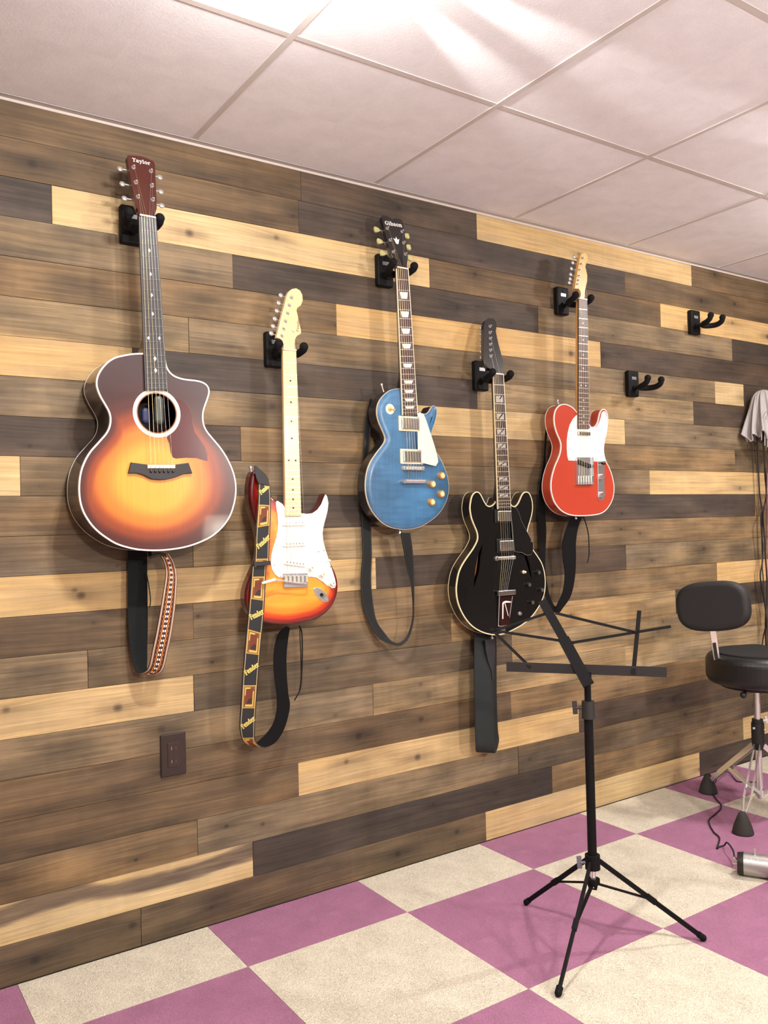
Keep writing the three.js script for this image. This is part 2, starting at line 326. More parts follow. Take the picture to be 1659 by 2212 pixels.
// ================================================================== guitar parts
const tunerMetal = M(0xb4b2ae, .28, { metalness: .55 });
const lerp3 = (a, b, t) => a.clone().lerp(b, t);
function neckGeo(q, bt, depth, n = 40) {               // half-round neck under the fingerboard; q = {nl,nr,el,er}
  const S = 10, pos = [], idx = [];
  for (let i = 0; i <= n; i++) {
    const t = i / n, a = lerp3(q.nl, q.el, t), b = lerp3(q.nr, q.er, t), c = a.clone().add(b).multiplyScalar(.5), w = a.distanceTo(b) / 2 - .0004, d = depth(t);
    for (let k = 0; k <= S; k++) { const u = Math.PI * k / S, s = Math.sin(u), e = Math.sign(Math.cos(u)) * Math.pow(Math.abs(Math.cos(u)), .8); pos.push(c.x - e * w, c.y, c.z - bt - d * Math.pow(s, .75)); }
  }
  for (let i = 0; i < n; i++) for (let k = 0; k < S; k++) { const a = i * (S + 1) + k, b = a + S + 1; idx.push(a, b, a + 1, b, b + 1, a + 1); }
  for (const i of [0, n]) { const a = i * (S + 1); for (let k = 1; k < S; k++) idx.push(...(i ? [a, a + k + 1, a + k] : [a, a + k, a + k + 1])); }
  const g = new THREE.BufferGeometry(); g.setAttribute('position', new THREE.Float32BufferAttribute(pos, 3)); g.setIndex(idx); g.computeVertexNormals();
  const uv = new Float32Array(pos.length / 3 * 2); for (let i = 0; i < uv.length / 2; i++) { uv[2 * i] = pos[3 * i]; uv[2 * i + 1] = pos[3 * i + 1]; } g.setAttribute('uv', new THREE.BufferAttribute(uv, 2));
  return g.toNonIndexed();
}
// fingerboard with frets, inlays and the neck behind it. s: pl, nut, end (pixel pairs), th, scale, frets ...
function fingerboard(t, s) {
  s.scale *= (CAM.z - s.pl.O.z - ZS) / (CAM.z - s.pl.O.z);
  const q = { nl: s.pl.px(...s.nut[0]), nr: s.pl.px(...s.nut[1]), el: s.pl.px(...s.end[0]), er: s.pl.px(...s.end[1]) };
  const z = s.pl.O.z, len = lerp3(q.nl, q.nr, .5).distanceTo(lerp3(q.el, q.er, .5));
  const at = (d, u, dz = 0) => lerp3(lerp3(q.nl, q.el, d / len), lerp3(q.nr, q.er, d / len), u).add(V3(0, 0, dz));
  const fp = n => s.scale * (1 - Math.pow(2, -n / 12));
  const b = part('fingerboard', plate([q.nl, q.nr, q.er, q.el].map(p => to2(p, s.pl)), s.pl, s.th, { bevel: .0006, seg: 1 }), s.board, t);
  if (s.bind) for (const [a, c, sg] of [[q.nl, q.el, -1], [q.nr, q.er, 1]]) part('neck_binding', bar(a.clone().add(V3(sg * .0006, 0, -s.th / 2 + .0003)), c.clone().add(V3(sg * .0006, 0, -s.th / 2 + .0003)), .0022, s.th, V3(1, 0, 0)), s.bind, b);
  for (let n = 1; n <= s.frets; n++) { const d = fp(n); if (d > len - .002) break; part('fret', bar(at(d, .015, .0005), at(d, .985, .0005), .0023, .0016, NY), s.fret ?? nickel, b); }
  part('nut', rbox((q.nl.x + q.nr.x) / 2, q.nl.y / 2 + q.nr.y / 2 + .002, z, q.nl.distanceTo(q.nr), .0045, .006, .001, 1), s.nutMat ?? ivory, t);
  part('neck', neckGeo(q, s.th, s.depth), s.neck, t);
  return { q, len, at, fp, b };
}
function strings(t, f, sl, sr, posts, zn, rs = [.0011, .0009, .0008, .0006, .0005, .00045], tail) {
  const gold = M(0xe6d3a4, .3, { metalness: 1 });
  for (let k = 0; k < 6; k++) {
    const u = .09 + .82 * k / 5, n = f.at(0, u).setZ(zn), sd = lerp3(sl, sr, k / 5), gs = [rod(n, sd, rs[k] * .68, rs[k] * .68, 5)];
    if (posts[k]) gs.push(rod(n, posts[k], rs[k] * .5, rs[k] * .5, 5));
    if (tail) gs.push(rod(sd, tail(k), rs[k] * .8, rs[k] * .8, 5));
    part('string', gs, k < 3 ? gold : steel, t);
  }
}
// one tuning machine: post through the head, button at its side
function tuner(t, p, N, dir, reach, buttonMat, style = 'oval') {
  const back = p.clone().addScaledVector(N, -.017), u = part('tuner', [rod(p.clone().addScaledVector(N, -.016), p.clone().addScaledVector(N, .009), .0032, .0028, 10), rod(p, p.clone().addScaledVector(N, .0022), .0058, .005, 12),
    rod(back.clone().addScaledVector(N, -.004), back.clone().addScaledVector(N, .004), .0085, .0085, 12), rod(back, back.clone().addScaledVector(dir, reach - .006), .0022)], tunerMetal, t);
  const c = back.clone().addScaledVector(dir, reach), s = V0().crossVectors(N, dir).normalize();
  let g;
  if (style === 'key') { g = new THREE.ExtrudeGeometry(new THREE.Shape([[-.004, -.0035], [-.004, .0035], [.004, .0075], [.012, .0085], [.0145, .005], [.0145, -.005], [.012, -.0085], [.004, -.0075]].map(q => new THREE.Vector2(...q))), { depth: .004, bevelEnabled: true, bevelSize: .0012, bevelThickness: .0012, bevelSegments: 2 }).translate(0, 0, -.002); }
  else g = new THREE.SphereGeometry(1, 14, 10).scale(.008, .0075, .0038);
  g.applyMatrix4(new THREE.Matrix4().makeBasis(dir, s, N)); g.translate(c.x, c.y, c.z);
  part('button', g, buttonMat, u); return u;
}
function distTo(a, x, y) { let m = 1e9; for (let i = 0; i < a.length; i++) { const p = a[i], q = a[(i + 1) % a.length], dx = q.x - p.x, dy = q.y - p.y; let t = ((x - p.x) * dx + (y - p.y) * dy) / (dx * dx + dy * dy); t = t < 0 ? 0 : t > 1 ? 1 : t; const ex = p.x + t * dx - x, ey = p.y + t * dy - y, d = ex * ex + ey * ey; if (d < m) m = d; } return Math.sqrt(m); }
// lacquer colour of a body top, computed in metres on the plate
function topTex(a, n, fn) { const b = bounds(a); return { b, tex: dataTex(n, n, (i, j) => fn(b.x0 + (i + .5) / n * (b.x1 - b.x0), b.y0 + (j + .5) / n * (b.y1 - b.y0))) }; }
function ramp(stops, t) { for (let k = 1; k < stops.length; k++) if (t <= stops[k][0]) { const u = sst(stops[k - 1][0], stops[k][0], t); return mix3(stops[k - 1][1], stops[k][1], u); } return stops[stops.length - 1][1]; }
const font = { b: await new FontLoader().loadAsync('fonts/droid/droid_serif_bold.typeface.json'), r: await new FontLoader().loadAsync('fonts/droid/droid_serif_regular.typeface.json') };
function text(str, size, p, pl, turn = 0, depth = .0006, f = font.b) {
  const g = new TextGeometry(str, { font: f, size, depth, curveSegments: 3 }); g.computeBoundingBox(); const c = V0(); g.boundingBox.getCenter(c); g.translate(-c.x, -c.y, 0); g.rotateZ(turn);
  g.applyMatrix4(new THREE.Matrix4().makeBasis(V3(1, 0, 0), pl.V, pl.N)); return g.translate(p.x, p.y, p.z);
}
// a pickup: open poles on a metal cover
function pickup(t, cx, cy, z, w, h, d, coverMat, ringMat, o = {}) {
  if (ringMat) part('pickup_ring', rbox(cx, cy, z + .003, w + .018, h + .012, .006, .002), ringMat, t);
  const c = part('pickup', rbox(cx, cy, z + d / 2, w, h, d, o.r ?? .003, 3).translate(-cx, -cy, 0).rotateZ(o.turn ?? 0).translate(cx, cy, 0), coverMat, t);
  for (let k = 0; k < 6; k++) { const u = (k - 2.5) / 5 * w * .72; part('pole', disc(V3(cx + u * Math.cos(o.turn ?? 0), cy + (o.row ?? 0) + u * Math.sin(o.turn ?? 0), z + d - .0004), .0022, .0012, .0022, 10), o.pole ?? nickel, c); }
  return c;
}
function strap(name, label, L, Rr, o) {                // a band between two edges given as [px, py, z]
  const n = o.n ?? 120, c1 = new THREE.CatmullRomCurve3(L.map(q => onZ(...q)), false, 'centripetal'), c2 = new THREE.CatmullRomCurve3(Rr.map(q => onZ(...q)), false, 'centripetal');
  const A = [], B = []; for (let i = 0; i <= n; i++) { A.push(c1.getPoint(i / n)); B.push(c2.getPoint(i / n)); }
  const th = o.th ?? .0028, pos = { f: [], b: [], e: [] }, uv = { f: [], b: [], e: [] }; let len = 0; const F1 = [], F2 = [], K1 = [], K2 = [], S = [];
  for (let i = 0; i <= n; i++) {
    const t = A[Math.min(n, i + 1)].clone().add(B[Math.min(n, i + 1)]).sub(A[Math.max(0, i - 1)]).sub(B[Math.max(0, i - 1)]).normalize(), s = B[i].clone().sub(A[i]).normalize(), N = V0().crossVectors(s, t).normalize().multiplyScalar(-th / 2 * (o.flip ?? 1));
    if (i) len += A[i].clone().add(B[i]).sub(A[i - 1]).sub(B[i - 1]).length() / 2; S.push(len);
    F1.push(A[i].clone().add(N)); F2.push(B[i].clone().add(N)); K1.push(A[i].clone().sub(N)); K2.push(B[i].clone().sub(N));
  }
  const quad = (k, a, b, c, d, ua, ub, va, vb) => { for (const [p, u, v] of [[a, ua, va], [c, ub, vb], [b, ub, va], [a, ua, va], [d, ua, vb], [c, ub, vb]]) { pos[k].push(p.x, p.y, p.z); uv[k].push(u, v); } };
  for (let i = 0; i < n; i++) {
    quad('f', F1[i], F2[i], F2[i + 1], F1[i + 1], 0, 1, -S[i], -S[i + 1]); quad('b', K2[i], K1[i], K1[i + 1], K2[i + 1], 0, 1, -S[i], -S[i + 1]);
    quad('e', K1[i], F1[i], F1[i + 1], K1[i + 1], 0, .02, S[i], S[i + 1]); quad('e', F2[i], K2[i], K2[i + 1], F2[i + 1], 0, .02, S[i], S[i + 1]);
  }
  quad('e', F2[0], F1[0], K1[0], K2[0], 0, 1, 0, .01); quad('e', F1[n], F2[n], K2[n], K1[n], 0, 1, 0, .01);
  const mk = k => { const g = new THREE.BufferGeometry(); g.setAttribute('position', new THREE.Float32BufferAttribute(pos[k], 3)); g.setAttribute('uv', new THREE.Float32BufferAttribute(uv[k], 2)); g.computeVertexNormals(); return g; };
  const base = o.base ?? A[0], t = thing(name, label, 'guitar strap', base);
  part('face', mk('f'), o.face, t); part('lining', mk('b'), o.back, t); part('edge', mk('e'), o.edge ?? o.back, t);
  if (o.stitch) for (const u of [.09, .91]) part('stitching', tube(F1.map((p, i) => lerp3(p, F2[i], u)).filter((p, i) => i % 3 === 0), .0006, n, 4), o.stitch, t);
  t._F = [F1, F2]; return t;
}

// ================================================================== acoustic guitar with sunburst top
{
  const z = zoomPx([100, 720], 3.6065), top = plane(.140), bz = plane(.147);
  const outline = z([[757, 155], [680, 157], [600, 170], [540, 185], [490, 212], [445, 255], [410, 305], [392, 350], [388, 400], [400, 450], [425, 505], [455, 555], [480, 600], [494, 640], [496, 690], [485, 740], [460, 785], [425, 825], [385, 870], [345, 915], [315, 960], [290, 1010], [270, 1065], [257, 1130], [252, 1200], [255, 1270], [265, 1330], [285, 1390], [315, 1445], [355, 1500], [405, 1550], [465, 1595], [540, 1640], [620, 1668], [710, 1687], [800, 1694], [880, 1694], [960, 1688], [1050, 1675], [1130, 1655], [1210, 1625], [1280, 1590], [1345, 1540], [1395, 1485], [1435, 1420], [1460, 1350], [1475, 1280], [1480, 1210], [1475, 1150], [1458, 1080], [1430, 1010], [1395, 945], [1350, 880], [1300, 820], [1255, 765], [1230, 715], [1222, 665], [1225, 610], [1240, 560], [1258, 510], [1270, 465], [1268, 430], [1250, 400], [1215, 378], [1160, 365], [1095, 358], [1035, 345], [990, 325], [955, 290], [935, 245], [925, 190], [910, 160], [840, 152]]);
  const a = pts2(outline, top, 200), o = top.px(335, 1189).setZ(.08);
  const t = thing('acoustic_guitar', 'acoustic guitar with orange and dark brown sunburst top and rounded cutaway', 'guitar', o, 'guitars on the plank wall');
  const hc = to2(top.px(339, 892.5), top), hr = .0515, circ = (r, n = 40) => Array.from({ length: n }, (_, i) => new THREE.Vector2(hc.x + r * Math.cos(i / n * 6.28319), hc.y + r * Math.sin(i / n * 6.28319)));
  const bc = to2(top.px(333, 1042), top);
  const burst = topTex(a, 384, (x, y) => {
    const dx = (x - bc.x) / .222, dy = (y - bc.y) / (y > bc.y ? .215 : .172), r = Math.hypot(dx, dy), e = distTo(a, x, y);
    let q = Math.max(r, 1.02 - e / .115) + (fbm(x * 12, y * 5, 31, 2) - .5) * .05;
    const g = 1 + (fbm(x * 900, y * 4, 33, 2) - .5) * .10;
    return ramp([[.36, [224, 150, 52]], [.60, [202, 112, 32]], [.80, [128, 52, 16]], [.95, [72, 21, 12]], [1.1, [54, 13, 10]], [1.3, [46, 10, 9]]], q).map(v => v * g);
  });
  const gloss = { clearcoat: .6, clearcoatRoughness: .04 };
  part('soundboard', boxUV(plate(a, top, .004, { holes: [circ(hr)] }), burst.b), P(0xffffff, .3, { map: burst.tex, ...gloss }), t, 'amber sunburst top');
  const side = P(0x2c120b, .3, gloss);
  part('sides', plate(a, plane(.136), .107, { holes: [inset(a, .004)] }), side, t);
  part('back', plate(a, plane(.029), .004), P(0x35170d, .3, gloss), t);
  part('binding', bindingRing(a, top, .0034, .008), M(0xd9d2ca, .35), t, 'white edge binding');
  part('back_binding', bindingRing(a, plane(.0275), .003, .003), white, t);
  part('rosette', [plate(circ(.0635, 48), top.off(.0006), .001, { holes: [circ(.0535, 48)] })], P(0xcdc4b8, .3, { clearcoat: .6 }), t, 'pearly ring around the sound hole');
  part('inner_ring', plate(circ(.0537, 48), top.off(.0009), .004, { holes: [circ(hr - .0005, 48)] }), M(0x8a5a32, .5), t);
  // pickguard
  const pg = z([[1000, 506], [1045, 520], [1085, 548], [1112, 590], [1130, 640], [1136, 700], [1155, 770], [1190, 820], [1230, 880], [1252, 940], [1255, 993], [1170, 971], [1090, 968], [1010, 975], [985, 965], [970, 930], [960, 860], [938, 812]]).map(q => to2(top.px(...q), top));
  for (let k = 0; k <= 14; k++) { const an = -1.05 + k / 14 * 1.75; pg.push(new THREE.Vector2(hc.x + .0637 * Math.cos(an), hc.y + .0637 * Math.sin(an))); }
  part('pickguard', plate(pg, top.off(.0012), .0012), P(0x4a0d10, .22, { clearcoat: .8, clearcoatRoughness: .06 }), t, 'dark red tortoiseshell pickguard');
  // bridge
  const br = z([[662, 1005], [790, 1022], [1005, 1022], [1110, 1008], [1140, 1090], [1075, 1095], [1000, 1125], [930, 1140], [880, 1142], [820, 1135], [760, 1105], [710, 1090], [640, 1090]]);
  const bp = top.off(.008); const b = part('bridge', plate(pts2(br, bp), bp, .008, { bevel: .0015 }), M(0x241f1f, .55), t);
  part('saddle', plate(pts2(z([[790, 1024], [1005, 1024], [1005, 1051], [790, 1051]]), top.off(.011)), top.off(.011), .004, { bevel: .0006, seg: 1 }), ivory, b);
  const pins = z([[815, 1078], [849, 1078], [883, 1078], [917, 1078], [952, 1078], [987, 1078]]).map(q => bp.px(...q));
  for (const p of pins) part('bridge_pin', ball(p, .0034), M(0x111111, .3), b);
  // neck
  const ebony = M(0x2e2a2b, .38);
  const f = fingerboard(t, { pl: bz, nut: [[301.4, 467.5], [336, 470]], end: [[315.4, 843], [361, 843]], th: .0065, scale: .648, frets: 20, board: ebony, neck: P(0x3a1a10, .3, gloss), depth: u => .0195 + .003 * u + (u > .66 ? .085 * sst(.66, .80, u) : 0), bind: M(0x3b3536, .4), fret: M(0x565250, .5, { metalness: .6 }) });
  const dots = [3, 5, 7, 9, 15, 17]; const dia = (p, k = 1) => plate([[0, .0052 * k], [.0036 * k, 0], [0, -.0052 * k], [-.0036 * k, 0]].map(q => new THREE.Vector2(p.x + q[0], p.y + q[1])), bz.off(.0003), .0008);
  for (const n of dots) part('inlay', dia(f.at((f.fp(n) + f.fp(n - 1)) / 2, .5), n > 10 ? 1.2 : 1), pearl, f.b);
  for (const u of [.22, .78]) part('inlay', dia(f.at((f.fp(12) + f.fp(11)) / 2, u)), pearl, f.b);
  // head
  const nc = f.at(0, .5), hp = plane(.1445, .24, nc.y + .003);
  const hw = [[0, .0215], [.012, .0225], [.03, .0285], [.05, .0305], [.1, .0335], [.165, .0375], [.172, .034], [.176, .018], [.178, .004]];
  const hd = [...hw.map(q => new THREE.Vector2(nc.x - q[1], q[0])), ...hw.slice().reverse().map(q => new THREE.Vector2(nc.x + q[1], q[0]))];
  part('headstock', plate(hd, hp, .016, { bevel: .001, seg: 1 }), P(0x46190f, .28, gloss), t, 'glossy red-brown headstock');
  part('lettering', text('Taylor', .0105, from2(new THREE.Vector2(nc.x, .160), hp, .0001), hp), pearl, t);
  const posts = []; [[-.0195, .052], [-.0212, .094], [-.0232, .138]].forEach(q => posts.push(q)); [[.0232, .138], [.0212, .094], [.0195, .052]].forEach(q => posts.push(q));
  const pp = posts.map(q => from2(new THREE.Vector2(nc.x + q[0], q[1]), hp));
  pp.forEach((p, k) => tuner(t, p, hp.N, V3(k < 3 ? -1 : 1, 0, 0), .030, tunerMetal));
  const sp = top.off(.012);
  strings(t, f, sp.px(100 + 815 / 3.6065, 720 + 1034 / 3.6065), sp.px(100 + 984 / 3.6065, 720 + 1034 / 3.6065), pp.map(p => p.clone().addScaledVector(hp.N, .006)),    .1515, [.0009, .0008, .0007, .0006, .0005, .00045], k => pins[k].clone().add(V3(0, 0, .002)));
  part('end_pin', rod(o.clone().add(V3(.006, 0, 0)), o.clone().add(V3(.006, -.016, 0)), .004, .0055), black, t);

  const hc3 = top.px(345.5, 885).setZ(.132), h = thing('guitar_humidifier', 'black oval humidifier hanging inside the sound hole of the acoustic guitar', 'humidifier', hc3);
  part('case', new THREE.CapsuleGeometry(.0125, .052, 8, 20).scale(1, 1, .62).translate(hc3.x, hc3.y, hc3.z), P(0x3c423d, .4, { clearcoat: .4 }), h);
  part('cap', new THREE.CapsuleGeometry(.012, .02, 8, 16).scale(1, 1, .5).translate(hc3.x - .028, hc3.y - .014, hc3.z - .022), M(0x17204a, .5), h);
}

// ================================================================== amber and red electric guitar, maple neck
ZS = -.035;
{
  const z = zoomPx([480, 980], 5.53), zh = zoomPx([480, 600], 5.53), top = plane(.140), bz = plane(.149);
  const outline = z([[945, 700], [1010, 714], [1080, 705], [1140, 660], [1190, 590], [1215, 520], [1232, 475], [1252, 482], [1268, 520], [1277, 580], [1275, 650], [1255, 730], [1228, 820], [1207, 920], [1207, 1010], [1230, 1110], [1270, 1220], [1320, 1330], [1365, 1430], [1390, 1530], [1392, 1630], [1365, 1740], [1310, 1840], [1230, 1920], [1130, 1980], [1000, 2020], [850, 2045], [700, 2048], [560, 2035], [450, 2000], [370, 1945], [315, 1870], [285, 1780], [280, 1690], [297, 1590], [335, 1490], [380, 1390], [420, 1290], [445, 1190], [455, 1090], [445, 990], [425, 900], [400, 810], [372, 720], [350, 640], [335, 560], [328, 480], [330, 400], [340, 320], [355, 250], [380, 205], [415, 200], [460, 240], [500, 315], [545, 410], [590, 490], [640, 545], [690, 572], [735, 590], [780, 690], [860, 705]]);
  const a = pts2(outline, top, 200), o = top.px(623, 1349).setZ(.118);
  const t = thing('electric_guitar', 'electric guitar with amber and red burst body, white pickguard and pale maple neck', 'guitar', o, 'guitars on the plank wall');
  const burst = topTex(a, 320, (x, y) => {
    const e = distTo(a, x, y) + (fbm(x * 9, y * 9, 51, 2) - .5) * .012, g = 1 + (fbm(x * 10, y * 260, 53, 3) - .5) * .16 + (fbm(x * 14, y * 30, 54, 2) - .5) * .14;
    return ramp([[.004, [74, 8, 10]], [.012, [120, 14, 10]], [.023, [182, 52, 14]], [.040, [222, 124, 28]], [.06, [232, 150, 46]]], e).map(v => v * g);
  });
  const gloss = { clearcoat: 1, clearcoatRoughness: .05 };
  part('body', boxUV(plate(a, top, .045, { bevel: .011, bevelT: .011, seg: 6 }), burst.b), P(0xffffff, .3, { map: burst.tex, ...gloss }), t, 'amber body with dark red edges');
  const pgp = top.off(.0025), pg = z([[640, 580], [660, 562], [720, 600], [745, 640], [760, 750], [945, 750], [950, 712], [1010, 720], [1078, 712], [1138, 670], [1185, 605], [1216, 525], [1235, 486], [1254, 512], [1270, 590], [1260, 680], [1238, 770], [1212, 860], [1200, 950], [1207, 1040], [1236, 1150], [1276, 1270], [1316, 1390], [1347, 1490], [1360, 1560], [1350, 1602], [1310, 1608], [1260, 1580], [1200, 1530], [1130, 1482], [1060, 1470], [1030, 1470], [1022, 1440], [730, 1440], [718, 1485], [680, 1480], [630, 1440], [596, 1380], [582, 1300], [588, 1220], [608, 1130], [642, 1020], [664, 920], [670, 820], [662, 730], [647, 640]]);
  part('pickguard', plate(pts2(pg, pgp), pgp, .0025, { bevel: .0005, seg: 1 }), P(0xf6f3ee, .28, { clearcoat: .5 }), t, 'white pickguard');
  const zp = z([[850, 828], [855, 1075], [862, 1306], [1050, 1362], [1186, 1440], [1302, 1547], [1240, 1288]]).map(q => pgp.px(...q));
  for (let k = 0; k < 3; k++) pickup(t, zp[k].x, zp[k].y, .1425, .074, .017, .006, P(0xf4f1ea, .3), null, { r: .008, turn: k === 2 ? -.16 : 0 });
  for (let k = 3; k < 6; k++) { const kn = part('knob', [disc(zp[k], .0125, .004, .011), disc(zp[k].clone().add(V3(0, 0, .004)), .0085, .010, .007)], P(0xf3efe6, .35), t); part('marking', disc(zp[k].clone().add(V3(0, 0, .0139)), .003, .0004, .003, 8), M(0xb49a4c, .6), kn); }
  part('switch_lever', [rod(zp[6], zp[6].clone().add(V3(.002, .003, .016)), .0016), ball(zp[6].clone().add(V3(.002, .003, .017)), .0042)], P(0xe7e0d2, .35), t);
  for (const q of z([[680, 600], [1245, 540], [1215, 860], [1215, 1155], [1150, 1170], [1295, 1350], [1340, 1580], [620, 1330], [700, 1470], [1010, 1455], [650, 1000]])) part('screw', disc(pgp.px(...q), .0019, .0006, .0019, 8), nickel, t);
  // bridge
  const bp = top.off(.007), bl = z([[727, 1432], [1025, 1426], [1028, 1590], [740, 1598]]), bq = bl.map(q => bp.px(...q));
  const br = part('bridge', plate(pts2(bl, bp), bp, .006, { bevel: .001, seg: 1 }), chrome, t);
  for (let k = 0; k < 6; k++) { const p = lerp3(lerp3(bq[0], bq[1], (k + .5) / 6), lerp3(bq[3], bq[2], (k + .5) / 6), .42); part('saddle', rbox(p.x, p.y, bp.O.z + .0025, .0088, .020, .005, .001, 1), steel, br); }
  const armA = z([[1000, 1560]]).map(q => bp.px(...q))[0], ta = z([[625, 1505, 0], [487, 1545, 0]]).map(q => onZ(q[0], q[1], .168));
  const arm = part('tremolo_arm', tube([armA, armA.clone().add(V3(-.004, .002, .014)), lerp3(armA, ta[0], .5).setZ(.166), ta[0]], .0022, 24, 6), chrome, t);
  part('arm_tip', [rod(ta[0], ta[1], .0042, .0038, 12), ball(ta[1], .0038), ball(ta[0], .0042)], white, arm);
  // jack plate
  const jc = z([[1182, 1686]]).map(q => top.px(...q))[0], jg = []; for (let k = 0; k < 32; k++) { const an = k / 32 * 6.28319, x = .031 * Math.cos(an), y = .0135 * Math.sin(an), c = Math.cos(-.72), s = Math.sin(-.72); jg.push(new THREE.Vector2(jc.x + x * c - y * s, jc.y + x * s + y * c)); }
  const jk = part('jack_plate', plate(jg, top.off(.002), .003, { bevel: .0012 }), chrome, t); part('socket', disc(jc.clone().setZ(.1415), .0058, .003, .0048), black, jk); part('jack_nut', disc(jc.clone().add(V3(.003, -.003, .002)), .0075, .0022, .007, 6), nickel, jk);
  for (const s of [-1, 1]) part('screw', disc(jc.clone().add(V3(s * .022 * Math.cos(.72), -s * .022 * Math.sin(.72), .0018)), .002, .0006, .002, 8), steel, jk);
  // neck
  const maple = dataTex(128, 512, (i, j) => { const k = 1 + (fbm(i / 6, j / 120, 71, 3) - .5) * .12; return [236 * k, 203 * k, 146 * k]; });
  const mm = P(0xffffff, .32, { map: maple, clearcoat: .5, clearcoatRoughness: .12 });
  const f = fingerboard(t, { pl: bz, nut: [[611, 756.5], [640, 757.5]], end: [[616.8, 1115], [651, 1115]], th: .006, scale: .648, frets: 22, board: mm, neck: mm, depth: u => .018 + .004 * u, nutMat: ivory, fret: steel });
  for (const n of [3, 5, 7, 9, 15, 17, 19, 21]) part('inlay', disc(f.at((f.fp(n) + f.fp(n - 1)) / 2, .5, -.0006), .0031, .0009, .0031, 14), black, f.b);
  for (const u of [.28, .72]) part('inlay', disc(f.at((f.fp(12) + f.fp(11)) / 2, u, -.0006), .0031, .0009, .0031, 14), black, f.b);
  const hp = plane(.141), hd = zh([[733, 862], [736, 800], [722, 752], [690, 728], [648, 716], [662, 660], [700, 500], [740, 345], [775, 205], [795, 165], [835, 133], [885, 124], [932, 150], [960, 205], [964, 275], [942, 330], [898, 362], [890, 392], [906, 455], [926, 545], [945, 640], [938, 672], [895, 695], [872, 740], [868, 800], [884, 865]]);
  part('headstock', plate(pts2(hd, hp), hp, .014, { bevel: .0016 }), mm, t, 'pale maple headstock with rounded tip');
  part('lettering', text('Fender', .0085, hp.px(480 + 905 / 5.53, 600 + 560 / 5.53), hp, 1.42, .0003), M(0x6b5230, .5), t);
  const pp = zh([[716, 690], [737, 606], [758, 517], [782, 421], [803, 327], [828, 236]]).map(q => hp.px(...q));
  pp.forEach(p => tuner(t, p, NZ, V3(-.97, .24, 0).normalize(), .027, tunerMetal));
  part('string_tree', disc(hp.px(480 + 845 / 5.53, 600 + 630 / 5.53), .003, .006), chrome, t);
  const sp = plane(.156), s0 = lerp3(lerp3(bq[0], bq[1], .10), lerp3(bq[3], bq[2], .10), .3).setZ(.1555), s1 = lerp3(lerp3(bq[0], bq[1], .90), lerp3(bq[3], bq[2], .90), .3).setZ(.1555);
  strings(t, f, s0, s1, pp.map(p => p.clone().add(V3(0, 0, .006))), .1525, [.0008, .0007, .0006, .0005, .0004, .0004]);
  { const q = top.px(549, 1020).setZ(.120); part('strap_button', [rod(q, q.clone().add(V3(-.002, .016, 0)), .003), rod(q.clone().add(V3(-.002, .013, 0)), q.clone().add(V3(-.002, .017, 0)), .006)], chrome, t); }
}

